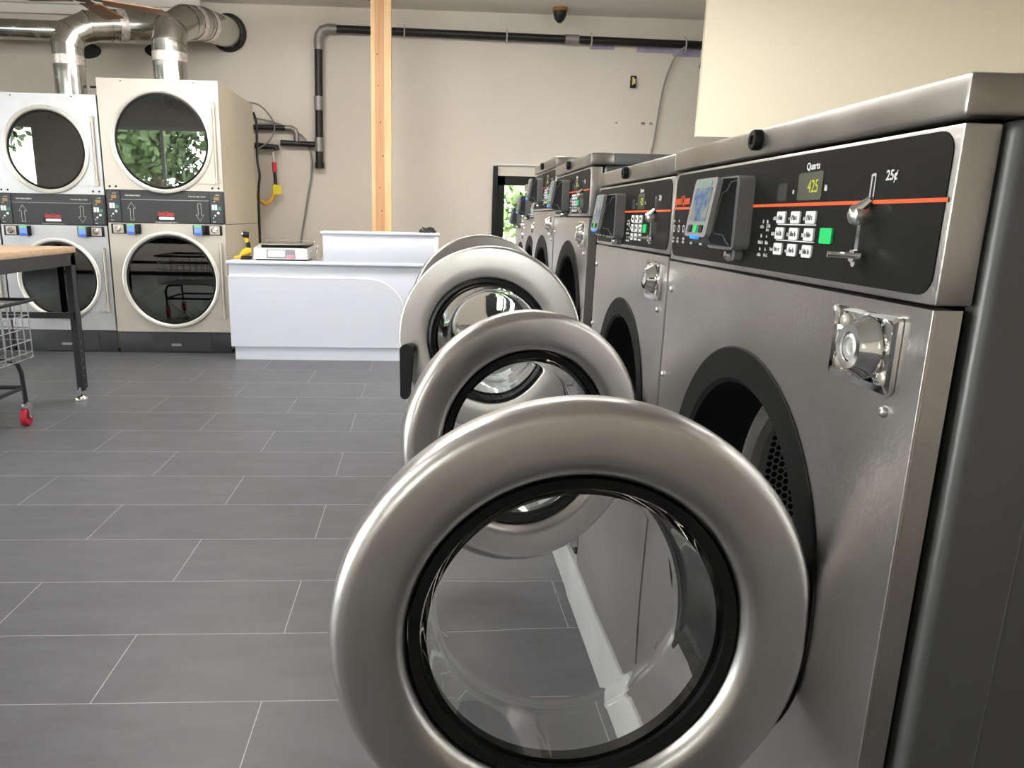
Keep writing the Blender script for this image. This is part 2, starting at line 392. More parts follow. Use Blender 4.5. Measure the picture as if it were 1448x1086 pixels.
for i, (x, y, h, r, lab) in enumerate([(2.3, 18, 3.6, 2.3, 'pale green tree seen through the back door pane beyond the road')]):
    t = empty('tree', (x, y, -.12), i, lab, 'tree', 'trees outside the back door')
    tree_mesh(20 + i, h, r).build('crown', 'leaf', t)
    MB().tube([(0, 0, 0), (.03, 0, h * .3), (0, .05, h * .75)], [.16, .13, .05], 10).build('trunk', 'bark', t)

# unseen fill lamps, added under the ceiling to brighten the room evenly
FILL_LAMPS = [(-1.5, 5.1), (.4, 5.1), (2.1, 4.6), (4.7, 3.0), (-1.6, 2.4), (-4.6, 1.2), (-3.5, .0)]
for i, (x, y) in enumerate(FILL_LAMPS):
    t = empty('fill_lamp', (x, y, ZC), 0, 'unseen white panel lamp added under the ceiling as fill light for the laundry hall', 'lamp', 'added ceiling fill lamps')
    mb = MB()
    for q in ((-.63, .63, -.33, -.30), (-.63, .63, .30, .33), (-.63, -.60, -.30, .30), (.60, .63, -.30, .30)): mb.box(*q, -.03, 0)
    mb.build('fill_lamp_frame', 'trimwhite', t)
    B(-.6, .6, -.3, .3, -.12, -.012, bev=.01).build('diffuser', 'lamp', t)

# ------------------------------------------------------------------ washers
def row(n, w, z=0.): return Vector((n * math.cos(WA) + w * math.sin(WA), -n * math.sin(WA) + w * math.cos(WA), z))
PADZ = .15; NF = .406
def pad():
    mw_ = Matrix.Rotation(-WA, 4, 'Z')
    o = B(.410, 1.5, .56, 4.52, 0, PADZ, bev=.006, mtx=mw_).build('trim_4', 'concrete'); struct(o)
pad()
PF = lambda u, v, d: (-d, -u, v)        # on a washer front: u to the viewer's right, d out of the panel
def pfy(y0): return lambda u, v, d: (-d, y0 - u, v)

def marks(mb, words, fn, h, seed=0, d=.0008):
    """illegible printed words: (u, v, width) centred, made of small upright and cross strokes"""
    rd = random.Random(seed)
    for u, v, w in words:
        n = max(2, int(w / (h * .62))); st = w / n
        for i in range(n):
            a = u - w / 2 + i * st; t = h * .17
            k = rd.random(); hh = h if k > .35 else h * .7
            mb.prism([(a, v - h / 2), (a + t, v - h / 2), (a + t, v - h / 2 + hh), (a, v - h / 2 + hh)], fn, 0, d)
            if k > .2:
                z = v - h / 2 + rd.choice((0, .3, .55)) * h
                mb.prism([(a, z), (a + st * .75, z), (a + st * .75, z + t), (a, z + t)], fn, 0, d)
            if k > .5: mb.prism([(a + st * .58, v - h / 2), (a + st * .58 + t, v - h / 2), (a + st * .58 + t, v - h / 2 + h * .68), (a + st * .58, v - h / 2 + h * .68)], fn, 0, d)

_drum = {}
def drum_mesh():
    if _drum: return _drum
    r, x0, x1 = .235, .13, .50
    mb = MB(); mb.lathe([(r, x0), (r, x1), (0, x1)], (0, 0, 0), (1, 0, 0), 72, closed=False)
    o = mb.build('drum', 'drum'); _drum['drum'] = o.data; bpy.data.objects.remove(o)
    mb = MB(); p = .0125; hr = p * .43
    n = int(2 * PI * r / p); k = 0
    xx = x0 + .03
    while xx < x1 - .01:
        for i in range(n):
            a = 2 * PI * (i + .5 * (k % 2)) / n
            pts = []
            for j in range(6):
                b = PI / 3 * j + PI / 6; da = hr * math.cos(b) / r; dx = hr * math.sin(b)
                pts.append(mb.v((xx + dx, (r - .0008) * math.cos(a + da), (r - .0008) * math.sin(a + da))))
            mb.f(pts)
        xx += p * .866; k += 1
    k = 0; zz = -r
    while zz < r:
        yy = -r + (k % 2) * p / 2
        while yy < r:
            if math.hypot(yy, zz) < r - .012: mb.f([mb.v((x1 - .001, yy + hr * math.cos(PI / 3 * j + PI / 6), zz + hr * math.sin(PI / 3 * j + PI / 6))) for j in range(6)])
            yy += p
        zz += p * .866; k += 1
    o = mb.build('drum_perforation', 'hole'); _drum['drum_perforation'] = o.data; bpy.data.objects.remove(o)
    mb = MB()
    if True:
        mb.loops([[(x0 + .02, -.03, r - .004), (x0 + .02, -.012, r - .06), (x0 + .02, .012, r - .06), (x0 + .02, .03, r - .004)],
                  [(x1 - .01, -.03, r - .004), (x1 - .01, -.012, r - .06), (x1 - .01, .012, r - .06), (x1 - .01, .03, r - .004)]])
    o = mb.build('lifter', 'drum'); _drum['lifter'] = o.data; bpy.data.objects.remove(o)
    return _drum

def bolt(p, r, d, parent, ax=(-1, 0, 0), mat='chrome', name='bolt'):
    return MB().lathe([(r, 0), (r, d * .35), (r * .75, d * .8), (r * .4, d), (0, d)], p, ax, 14, closed=False).build(name, mat, parent)

def reader(root, y, z, s=1., cut_top=.169):
    """card reader: near end at y, y grows away from the camera; z is its vertical centre"""
    K = .086 * s
    zz = lambda a: z + (a - 1.123)
    nx = lambda n: (n - .406)
    # wall box
    o = MB().prism(rrect(-K / 2 - .006, K / 2 + .006, zz(1.075), zz(1.1685), .010), lambda u, v, d: (-d, y + K / 2 - u, v), .0005, .022).build('card_reader', 'reader_grey', root)
    # wedge body
    poly = [(.386, 1.166), (.361, 1.164), (.352, 1.092), (.357, 1.083), (.384, 1.079)]
    MB().loops([[(nx(a), y + .003, zz(b)) for a, b in poly], [(nx(a), y + K - .003, zz(b)) for a, b in poly]]).build('reader_body', 'reader_dark', o, 20)
    # face plate on the sloping front
    pt, pb = Vector((.3615, 0, 1.166)), Vector((.3505, 0, 1.0905)); up = (pt - pb).normalized(); nr = Vector((-up.z, 0, up.x))
    def ff(u, v, d):
        q = pb + up * v + nr * d; return (nx(q.x), y + K / 2 - u, zz(q.z))
    L = (pt - pb).length
    MB().prism(rrect(-K / 2, K / 2, 0, L, .006), ff, -.004, .003).build('reader_face', 'reader_light', o)
    MB().prism(rrect(-K * .36, K * .36, L * .27, L * .84, .003), ff, .003, .0038).build('reader_screen', 'screen', o)
    for u in (-.25, .25): MB().prism(rrect(K * u - .007, K * u + .007, L * .07, L * .20, .003), ff, .003, .0045).build('reader_key', 'black', o)
    MB().prism(rrect(-.007, .007, L * .07, L * .20, .003), ff, .003, .0045).build('reader_green_key', 'green_key', o)
    MB().prism(rrect(-.012, .012, -L * .04, L * .02, .003), ff, .0, .005).build('indicator_light', 'blue_led', o)
    MB().prism(rrect(-K * .3, K * .3, L * .88, L * .96, .002), ff, .003, .0036).build('status_strip', simple('status strip', (.16, .28, .22), .4), o)
    # wavy silver seam on the near side
    pts = [(.384, 1.163), (.376, 1.160), (.372, 1.150), (.366, 1.146), (.363, 1.130), (.358, 1.100), (.360, 1.096), (.372, 1.094), (.377, 1.085), (.381, 1.081)]
    MB().tube([(nx(a), y + .0025, zz(b)) for a, b in pts], .0009, 6).build('side_seam', 'reader_light', o)
    # chrome lock below
    MB().prism(rrect(-.013, .013, zz(1.061), zz(1.077), .007), lambda u, v, d: (-d, y + K * .3 - u, v), .0005, .012).build('reader_bracket', 'reader_grey', o)
    MB().lathe([(.008, 0), (.008, .004), (.005, .008), (0, .009)], (-.012, y + K * .3, zz(1.068)), (-1, 0, 0), 16, closed=False).build('reader_lock', 'chrome', o)
    return o

def washer(near, W, top, pb, ring_y, ring_z, ring_r, door, label, n=NF, detail=2, ky=1., handle=False, depth=.82, doorstyle=0, near_gap=.0, panel_mat='black_panel'):
    """near,W,... in row metres (w along the row, z above the floor); local x back, y along the row, z above the pad"""
    p = row(n, near); root = empty('washing_machine', (p.x, p.y, PADZ), -WA, label, 'washing machine', 'front-loading washers in the long row')
    Z = lambda z: z - PADZ; ct = Z(top); cb = ct - .032; pbz = Z(pb); g = .003
    ry, rz = ring_y - near, Z(ring_z)
    # cabinet
    mb = MB()
    mb.box(.034, depth, -.005, .024, .02, cb - .001, bev=.010, seg=4); mb.box(.034, depth, W - .024, W - .008, .02, cb - .001, bev=.006)
    mb.box(depth - .02, depth, .024, W - .024, .02, cb); mb.box(.06, depth - .02, .024, W - .024, 0, .04)
    mb.build('cabinet', 'grey_side', root)
    if detail > 1:
        B(.1035, .1045, -.0054, -.0048, .04, cb - .02).build('side_seam', 'grey_lid', root)
    # lower front
    MB().plate_hole(.004, W - .004, .03, pbz - .0035, ry, rz, ring_r - .004, lambda u, v, d: (d, u, v), .0, .024).cyl((.0021, .0061, .03), (.0021, .0061, pbz - .0035), .0024, n=12).build('front_panel', 'steel', root)
    B(.02, .04, .02, W - .02, 0, .03).build('toe_plate', 'blackmetal', root)
    # control panel: steel bezel with a black film face
    pt = cb - .004
    B(0, .031, .004, W - .004, pbz, pt, bev=.0025).build('control_panel', 'steel', root); cp = root.children[-1]
    u0, u1 = -(W - .012), -.012
    MB().prism(rrect(u0, u1, pbz + .007, pt - .004, .018), PF, .0002, .0012).build('panel_face', panel_mat, cp)
    # top: steel front cap and painted lid
    MB().box(-.004, .06, .0, W, cb, ct, bev=.004).build('top_cap', 'steel_cover', root)
    MB().box(.06, depth + .005, .001, W - .001, cb + .001, ct - .001, bev=.003).build('top_lid', 'grey_lid', root)
    ly = W * .527
    lk = MB().lathe([(.0125, 0), (.0125, .008), (.011, .0105), (.006, .0105), (.005, .007), (0, .007)], (-.004, ly, (cb + ct) / 2 + .002), (-1, 0, 0), 24, closed=False).build('cover_lock', 'black', root)
    # opening
    k = ring_r / .259
    MB().lathe([(ring_r, -.001), (ring_r - .002, -.0025), (.216 * k, -.002), (.21 * k, .003), (.205 * k, .10), (.212 * k, .10), (.22 * k, .012), (ring_r, .0)], (0, ry, rz), (1, 0, 0), 96).build('opening_ring', 'ring_black', root)
    MB().lathe([(.207 * k, .095), (.20 * k, .10), (.185 * k, .103), (.18 * k, .115), (.235 * k, .132), (.24 * k, .125), (.21 * k, .10)], (0, ry, rz), (1, 0, 0), 80).build('drum_lip', 'steel_cover', root)
    dm = drum_mesh()
    d0 = bpy.data.objects.new('drum', dm['drum']); COL.objects.link(d0); d0.parent = root; d0.location = (0, ry, rz); d0.scale = (1, k, k)
    for nm, a in (('drum_perforation', 0), ('lifter', 88), ('lifter', 208), ('lifter', 328)):
        q = bpy.data.objects.new(nm, dm[nm]); COL.objects.link(q); q.parent = d0; q.rotation_euler = (R_(a), 0, 0)
    # orange stripe and lettering
    zs = Z(1.131) + (top - 1.2245) if detail else 0
    oz = top - 1.2245
    Zp = lambda z: Z(z) + oz
    f0 = pfy(0.)
    MB().prism([(-(W - .006), zs - .0017), (-.008, zs - .0017), (-.008, zs + .0017), (-(W - .006), zs + .0017)], PF, .001, .0018).build('stripe', 'orange', cp)
    yl = lambda a: (a - .609) * ky         # feature positions measured on the nearest machine
    if detail:
        me = text_mesh('Speed Queen', bold=.02); s = .0195
        MB().mesh(me, lambda u, v, d: (-.0015 - max(0, d) * .01, (W - .012) - (u + 2.75) * s * .72, Zp(1.1435) + v * s)).build('brand_lettering', 'orange', cp)
        # display
        ld = MB().prism(rrect(-yl(.882), -yl(.826), Zp(1.1355), Zp(1.1645), .003), PF, .001, .0018).build('display', 'lcd', cp)
        me = text_mesh('425', bold=0.); s = .019
        MB().mesh(me, lambda u, v, d: (-.0020 - max(0, d) * .01, yl(.846) - u * s * .85 * ky, Zp(1.149) + v * s)).build('display_digits', 'lcd_seg', cp)
        MB().prism(rrect(-yl(.934), -yl(.909), Zp(1.136), Zp(1.155), .001), PF, .001, .0016).build('sensor_window', 'lcd_dark', cp)
        mb = MB(); me = text_mesh('Quarts', bold=.022); s = .0105
        mb.mesh(me, lambda u, v, d: (-.0016 - max(0, d) * .01, yl(.851) - u * s * ky, Zp(1.1705) + v * s))
        mb.build('capacity_lettering', 'white_ink', cp); mb = MB()
        me = text_mesh('25¢', bold=.018); s = .0125
        mb.mesh(me, lambda u, v, d: (-.0016 - max(0, d) * .01, yl(.700) - u * s * ky, Zp(1.1535) + v * s))
        mb.build('price_lettering', 'white_ink', cp); mb = MB()
        h = .0042
        marks(mb, [(-yl(.892), Zp(1.146), .004), (-yl(.818), Zp(1.147), .005)], lambda u, v, d: PF(u, v, d + .001), .006, 3)
        W1 = [(-yl(.965), Zp(1.112), .004), (-yl(.953), Zp(1.112), .004), (-yl(.967), Zp(1.106), .012), (-yl(.949), Zp(1.107), .010), (-yl(.95), Zp(1.1025), .010),
              (-yl(.967), Zp(1.095), .004), (-yl(.951), Zp(1.095), .004), (-yl(.968), Zp(1.087), .014), (-yl(.949), Zp(1.087), .010),
              (-yl(.967), Zp(1.079), .004), (-yl(.951), Zp(1.079), .004), (-yl(.968), Zp(1.072), .012), (-yl(.949), Zp(1.072), .012),
              (-yl(.934), Zp(1.116), .008), (-yl(.934), Zp(1.098), .009), (-yl(.934), Zp(1.080), .009)]
        for r_ in range(3):
            for c_ in range(3): W1.append((-yl(.859 + c_ * .037 - (.0365 if c_ == 2 else 0)) if False else -yl(.858 + c_ * .037), Zp(1.116 - r_ * .018), .003))
        # programme icons and captions under the reader
        for i, a in enumerate((1.33, 1.305, 1.275, 1.235, 1.19, 1.15, 1.11)):
            W1 += [(-yl(a), Zp(1.083), .010), (-yl(a), Zp(1.0775), .012)]
            if i < 2: W1.append((-yl(a), Zp(1.111), .004))
        marks(mb, W1, lambda u, v, d: PF(u, v, d + .001), h, 5)
        mb.build('panel_lettering', 'white_ink', cp)
        for a in (1.33, 1.305, 1.28):
            mb = MB(); P = rrect(-yl(a) - .0045, -yl(a) + .0045, Zp(1.0925), Zp(1.1045), .0044, 4); Q = rrect(-yl(a) - .003, -yl(a) + .003, Zp(1.094), Zp(1.103), .0029, 4)
            mb.loops([[PF(*q, .001) for q in P], [PF(*q, .0016) for q in P], [PF(*q, .0016) for q in Q], [PF(*q, .001) for q in Q]], close_v=True).build('programme_icon', 'white_ink', cp)
        for zz in (1.1085, 1.0905): MB().prism([(-yl(.924), Zp(zz)), (-yl(.829), Zp(zz)), (-yl(.829), Zp(zz) + .0012), (-yl(.924), Zp(zz) + .0012)], PF, .001, .0016).build('key_row_line', 'white_ink', cp)
        # keys
        ink = 0
        for r_ in range(3):
            for c_ in range(3):
                yc, zc = yl(.841 + .0365 * c_), Zp(1.117 - .018 * r_); hw = .0110 * ky
                kk = MB().prism(rrect(-yc - hw, -yc + hw, zc - .0067, zc + .0067, .002, 4), PF, .001, .0032).build('programme_key', 'white_key', cp)
        for r_ in range(3):
            for c_ in range(3):
                mb = MB(); marks(mb, [(-yl(.841 + .0365 * c_), Zp(1.117 - .018 * r_), .0145 * ky)], lambda u, v, d: PF(u, v, d + .0031), .0055, r_ * 3 + c_ + 11, .0006)
                mb.build('key_lettering', 'ink', cp)
        MB().prism(rrect(-yl(.803) - .0125 * ky, -yl(.803) + .0125 * ky, Zp(1.0905), Zp(1.1065), .002, 4), PF, .001, .0034).build('start_key', 'green_key', cp)
        # coin slide
        ys = yl(.727)
        cs = MB().prism([(-ys - .0035, Zp(1.131)), (-ys + .0045, Zp(1.131)), (-ys + .0045, Zp(1.155)), (-ys + .003, Zp(1.157)), (-ys - .0035, Zp(1.156))], PF, .001, .003)
        cs.prism([(-ys - .0075, Zp(1.084)), (-ys - .0015, Zp(1.084)), (-ys - .0015, Zp(1.112)), (-ys - .0075, Zp(1.112))], PF, .001, .008)
        cs = cs.build('coin_slide', 'chrome', cp)
        MB().prism([(-ys - .0005, Zp(1.132)), (-ys + .0022, Zp(1.132)), (-ys + .0022, Zp(1.154)), (-ys - .0005, Zp(1.154))], PF, .003, .0033).build('coin_slot', 'hole', cp)
        MB().tube([PF(-ys + .001, Zp(1.133), .003), PF(-ys - .002, Zp(1.127), .008), PF(-ys - .006, Zp(1.121), .014)], [.004, .0055, .007], 10).build('slide_arm', 'chrome', cp)
        MB().lathe([(.0095, 0), (.010, .010), (.0085, .014), (.005, .0165), (0, .0175)], PF(-ys - .006, Zp(1.1195), .001), (-1, 0, 0), 24, closed=False).build('slide_knob', 'steel', cp)
        mb = MB(); mb.tube([PF(-ys + .004, Zp(1.0815), .006), PF(-ys - .004, Zp(1.0820), .014), PF(-ys - .010, Zp(1.0825), .032)], .0029, 10)
        mb.cyl(PF(-ys - .004, Zp(1.0815), .001), PF(-ys - .004, Zp(1.0815), .012), .006, n=12); mb.cyl(PF(-ys - .005, Zp(1.075), .001), PF(-ys - .005, Zp(1.075), .009), .004, n=10)
        mb.build('push_lever', 'chrome', cp)
    reader(root, yl(1.009) if detail else W * .5, Zp(1.123), .86 if ky < .95 else 1.)
    if detail:
        MB().lathe([(.012, 0), (.012, .018), (.010, .021), (0, .0215)], PF(-yl(1.135), Zp(1.151), .001), (-1, 0, 0), 18, closed=False).build('reader_plug', 'black', cp)
    # coin box
    c0, c1 = yl(.650), yl(.758); zb = Z(pb) - (1.047 - .963) ; zt = zb + .070
    fr = MB(); P = rrect(-c1, -c0, zb, zt, .005, 4); Q = rrect(-c1 + .009, -c0 - .006, zb + .007, zt - .004, .004, 4)
    fr.loops([[PF(*q, .0005) for q in P], [PF(*q, .005) for q in P], [PF(*q, .006) for q in Q], [PF(*q, .0008) for q in Q]], close_v=True)
    cbx = fr.build('coin_box', 'chrome', root)
    MB().prism(Q, PF, .0006, .0015).build('coin_box_plate', 'chrome', cbx)
    cy, cz = (c0 + c1) / 2 - .007, (zb + zt) / 2 + .002; kk = ky
    MB().lathe([(.031 * kk, 0), (.031 * kk, .004), (.029 * kk, .008), (.025 * kk, .012), (.022 * kk, .018), (.0205 * kk, .020), (.014 * kk, .020), (.013 * kk, .015), (0, .015)], PF(-cy, cz, .0015), (-1, 0, 0), 40, closed=False).build('coin_box_lock', 'chrome', cbx)
    MB().lathe([(.0125 * kk, 0), (.0125 * kk, .003), (.009 * kk, .0045), (.008 * kk, .002), (.004 * kk, .002), (.003 * kk, .004), (0, .004)], PF(-cy, cz, .0165), (-1, 0, 0), 24, closed=False).build('lock_core', 'drum', cbx)
    for a, b in ((c1 - .018, zt - .014), (c1 - .018, zb + .016), (c0 + .012, zb + .014)): bolt(PF(-a, b, .0015), .0072 * kk, .006, cbx, mat='steel_light', name='coin_box_bolt')
    for a, b in ((yl(.763), zt - .006), (yl(.659), zb - .016), (W - .03, pbz - .05), (W - .02, pbz - .20)):
        bolt(PF(-a, b, 0), .0055, .005, root, mat='steel')
    # door
    if door: open_door(root, near, n, door, handle, doorstyle)
    return root

def open_door(root, near, n, door, handle, style):
    hn, hy, zc, R, b = door
    c = Vector((hn - n - R * math.cos(b), hy - near + R * math.sin(b), zc - PADZ))
    e = Vector((-math.cos(b), math.sin(b), 0)); a = Vector((-math.sin(b), -math.cos(b), 0)); z = Vector((0, 0, 1))
    Mx = Matrix.Identity(4)
    for i in range(3): Mx[i][0] = e[i]; Mx[i][1] = z[i]; Mx[i][2] = a[i]; Mx[i][3] = c[i]
    ri = .685 * R if style == 0 else .665 * R
    if style == 0:
        prof = [(R - .004, -.040), (R, -.034), (R, -.020)] + [(R - .018 + .018 * math.cos(R_(t)), -.018 + .018 * math.sin(R_(t))) for t in (15, 30, 45, 60, 75, 85)] + \
               [(R - .0195, .0001), (.90 * R, .0006), (.86 * R, .0008), (.80 * R, .0008), (.765 * R, .0003), (.748 * R, -.0008), (.730 * R, -.0030), (.714 * R, -.0068), (.701 * R, -.012), (.692 * R, -.019), (ri, -.029), (ri, -.040)]
    else:
        prof = [(R - .004, -.034), (R, -.030), (R, -.010)] + [(R - .008 + .008 * math.cos(R_(t)), -.008 + .008 * math.sin(R_(t))) for t in (15, 30, 45, 60, 75, 90)] + \
               [(.80 * R, .0004), (.69 * R, .0), (.675 * R, -.002), (ri, -.008), (ri, -.034)]
    d = MB(Mx).lathe(prof, (0, 0, 0), (0, 0, 1), 128).build('door', 'steel_door', root, 40)
    rg = .634 * R if style == 0 else .600 * R
    MB(Mx).lathe([(ri - .0006, -.014), (ri - .012, -.016), (rg + .004, -.022), (rg, -.026), (rg, -.042), (ri - .0006, -.042)] if style == 0 else
                 [(ri - .0006, -.004), (ri - .010, .002), (rg + .008, .001), (rg, -.006), (rg, -.036), (ri - .0006, -.036)], (0, 0, 0), (0, 0, 1), 96).build('door_gasket', 'rubber', d)
    if style == 0:
        o = [(rg - .001, -.022)] + [(rg - .004, -.05), (rg - .008, -.085)] + arc((rg - .026, -.092), .018, 0, -90, 6)[1:] + [(.06, -.112), (.0, -.113)]
        i_ = [(.0, -.107), (.06, -.106)] + list(reversed(arc((rg - .026, -.090), .012, -8, -90, 6))) + [(rg - .014, -.085), (rg - .010, -.05), (rg - .007, -.022)]
    else:
        o = [(rg - .001, -.030), (rg - .004, -.034), (.5 * rg, -.088), (.2 * rg, -.098), (0, -.10)]
        i_ = [(0, .016), (.3 * rg, .015), (.55 * rg, .010), (.75 * rg, .003), (.9 * rg, -.006), (rg - .001, -.018)]
        o = [(rg - .001, -.022), (rg - .01, -.05), (rg - .02, -.085)] + arc((rg - .045, -.09), .025, 0, -90, 5)[1:] + [(.05, -.117), (0, -.118)]
        i_ = [(0, -.111), (.05, -.110)] + list(reversed(arc((rg - .045, -.088), .018, -8, -90, 5))) + [(rg - .027, -.085), (rg - .017, -.05), (rg - .008, -.022)]
    MB(Mx).lathe(o + i_, (0, 0, 0), (0, 0, 1), 96).build('door_glass', 'glass', d, 60)
    # hinge on the near side of the opening
    mb = MB(Mx); mb.box(-R - .004, -R + .03, -.055, .055, -.062, -.041, bev=.003); mb.cyl((-R - .006, -.06, -.05), (-R - .006, .06, -.05), .009, n=16)
    mb.build('hinge', 'blackmetal', d)
    for s in ((-1, 1) if style else ()): MB(Mx).lathe([(.006, 0), (.006, .002), (.003, .004), (0, .004)], (-R * .86, s * .014, .0006), (0, 0, 1), 12, closed=False).build('door_screw', 'chrome', d)
    if handle:
        hx = R * .86
        mb = MB(Mx); mb.cyl((hx, -.035, -.002), (hx, -.035, .030), .017, n=24)
        P = [(hx + .020 * math.cos(R_(t)), -.035 + .020 * math.sin(R_(t))) for t in range(0, 181, 15)] + [(hx - .004 + .014 * math.cos(R_(t)) * 1.0, -.165 + .014 * math.sin(R_(t))) for t in range(180, 361, 15)]
        mb.M = Mx; mb.prism([(u + (v + .035) * -.06, v) for u, v in P], lambda u, v, d_: (u, v, d_), .028, .046)
        mb.build('door_handle', 'black', d)

washer(.609, .738, 1.2245, 1.047, .985, .691, .259, (.412, .728, .679, .2595, R_(-2.5)), 'nearest and largest steel washer, its round door open in front and its display reading 425')
washer(1.349, .632, 1.2215, 1.053, 1.668, .725, .222, (.410, 1.452, .706, .2415, R_(-17.5)), 'narrower steel washer second along the row, grey card reader hiding its left edge', ky=.865)
washer(2.097, .610, 1.282, 1.119, 2.405, .785, .262, (.412, 2.134, .765, .268, R_(13.5)), 'taller steel washer whose open door has a black lever handle', ky=.83, handle=True, doorstyle=1)
washer(2.722, .575, 1.316, 1.140, 3.01, .80, .25, (.408, 2.765, .805, .247, R_(-8)), 'tallest washer just beyond the one with the black door handle', ky=.79, doorstyle=1)
washer(3.33, .55, 1.268, 1.115, 3.60, .79, .245, None, 'second to last washer in the row, near the bright back door', n=.43, ky=.76, doorstyle=1)
washer(3.91, .56, 1.222, 1.075, 4.19, .74, .25, None, 'last and farthest washer in the row, beside the bright back door', n=.452, ky=.76, doorstyle=1)

# ------------------------------------------------------------------ stacked dryers
DF = lambda u, v, d: (u, -d, v)
DY = 6.245
def dryer(x0, W, H, D, cx, zu, zl, r, rg, zb, zp0, zp1, label, front, side):
    root = empty('tumble_dryer', (x0, DY, 0), 0, label, 'tumble dryer', 'stacked tumble dryers along the back wall')
    mb = MB(); mb.box(.004, .02, .03, D, .03, H - .004); mb.box(W - .02, W - .004, .03, D, .03, H - .004); mb.box(.02, W - .02, D - .02, D, .03, H - .004); mb.box(.02, W - .02, .03, D - .02, H - .024, H - .004); mb.box(.02, W - .02, .03, D - .02, .03, .05)
    mb.build('cabinet', side, root)
    B(W - .0045, W - .003, .06, D - .01, zp0 - .002, zp0 + .002).build('side_seam', 'ring_black', root)
    # lint panel at the foot
    b = B(0.006, W - .006, .012, .04, 0, zb - .004, bev=.002).build('lint_panel', 'dryer_black', root)
    MB().prism(rrect(W * .30, W * .82, .012, zb - .012, .004), DF, -.0115, -.006).build('lint_door', 'dryer_black', b)
    MB().prism(rrect(cx - .04, cx + .04, .055, .075, .008), DF, -.0058, -.004).build('lint_handle', 'reader_light', b)
    bolt((cx, .006, zb * .7), .005, .003, b, (0, -1, 0), 'black')
    for (za, zz, zc, nm) in ((zb, zp0, zl, 'lower_front'), (zp1, H, zu, 'upper_front')):
        fr = MB().plate_hole(.002, W - .002, za + .002, zz - .002, cx, zc, r - .03, DF, -.03, 0).build(nm, front, root)
        for xx in ((.03, W - .03) if nm == 'upper_front' else ()):
            for dx in (-.018, .018): bolt((xx + dx * 1.3 + (.03 if xx < W / 2 else -.03), 0, za + .025), .008, .004, fr, (0, -1, 0), 'black')
        if nm == 'upper_front':
            for xx in (.18, W - .18): bolt((xx, 0, zz - .02), .005, .003, fr, (0, -1, 0), 'black')
        # door: plate to the hinge side, ring, glass, hinge bar
        P = [(W - .055, zc - r * .80), (W - .055, zc + r * .78)] + [(cx + (r - .004) * math.cos(R_(t)), zc + (r - .004) * math.sin(R_(t))) for t in range(51, -54, -4)]
        d = MB().lathe([(r, -.002), (r, .014), (r - .004, .019), (r - .012, .021), (r - .015, .017), (r - .019, .021), (rg + .010, .020), (rg + .002, .013), (rg, .002), (rg, -.03), (r - .031, -.03), (r - .031, -.002)], (cx, 0, zc), (0, -1, 0), 96).build('door', 'ring_white', root, 30)
        MB().prism(P, DF, .0, .007).build('door_plate', front, d)
        MB().lathe([(rg, .006), (rg - .012, .010), (rg - .016, .004), (rg - .016, -.012), (rg, -.012)], (cx, 0, zc), (0, -1, 0), 96).build('door_seal', 'rubber', d)
        MB().lathe([(0, .004), (rg - .012, .004), (rg - .012, -.002), (0, -.002)], (cx, 0, zc), (0, -1, 0), 72, closed=False).build('door_glass', 'dryer_glass', d)
        mb = MB(); mb.cyl((W - .04, -.012, zc - r * .80), (W - .04, -.012, zc + r * .78), .009, n=14)
        for s in (-.72, .70): mb.box(W - .055, W - .028, -.016, .0, zc + r * s - .02, zc + r * s + .02)
        mb.build('hinge', 'steel_light', d)
        dm = MB().lathe([(rg - .005, .012), (rg + .02, .04), (rg + .02, .75), (0, .75)], (cx, 0, zc), (0, 1, 0), 64, closed=False).build('drum', 'dark_drum', root)
        mb = MB()
        for i in range(3):
            a = 2 * PI * i / 3 + 2.75; mb.M = Matrix.Translation((cx, 0, zc)) @ Matrix.Rotation(a, 4, 'Y')
            mb.box(rg - .07, rg + .02, .06, .7, -.02, .02, bev=.01)
        mb.M = Matrix.Identity(4); mb.build('baffle', 'black', dm)
    # control strip
    cs = B(.002, W - .002, .003, .03, zp0, zp1, bev=.002).build('control_strip', 'dryer_black', root); h = zp1 - zp0; mw_ = W * .105
    for s in (0, 1):
        a0, a1 = (.012, .012 + mw_) if s == 0 else (W - .012 - mw_, W - .012)
        q = MB().prism(rrect(a0, a1, zp0 + .008, zp1 - .008, .003), DF, -.003, .004).build('control_module', 'reader_dark', cs)
        am = (a0 + a1) / 2
        f4 = lambda u, v, d: DF(u, v, d + .004)
        for uu in (-.026, -.004): MB().prism(rrect(am + uu - .009, am + uu + .009, zp0 + h * .44, zp0 + h * .60, .002), f4, 0, .003).build('module_key', 'white_key', cs)
        for uu, vv, rr in ((.012, .35, .010), (-.012, .27, .007), (-.026, .20, .004)): MB().prism(circ(am + uu, zp0 + h * vv, rr, 16), f4, 0, .003).build('round_key', 'white_key', cs)
        mb = MB(); marks(mb, [(am - .015, zp0 + h * .70, .02), (am + .01, zp0 + h * .90, .03), (am - .02, zp0 + h * .08, .02)], f4, .008, 31 + s)
        mb.build('module_lettering', 'white_ink', cs)
        MB().prism(rrect(am - .016, am + .022, zp0 + h * .74, zp0 + h * .84, .002), f4, 0, .002).build('module_display', 'amber', cs)
        MB().prism(rrect(am + .012, am + .034, zp0 + h * .44, zp0 + h * .54, .002), f4, 0, .003).build('start_key', simple('dull green', (.05, .25, .14), .4), cs)
    m0, m1 = .012 + mw_ + .008, W - .012 - mw_ - .008
    dwr = MB().prism(rrect(m0, m1, zp0 + .006, zp0 + h * .70, .003), DF, -.003, .003).build('coin_drawer', 'dryer_black', cs)
    B(m0, m1, -.006, .003, zp0 + h * .705, zp0 + h * .725).build('drawer_edge', 'reader_light', cs)
    mb = MB(); f3 = lambda u, v, d: DF(u, v, d + .003)
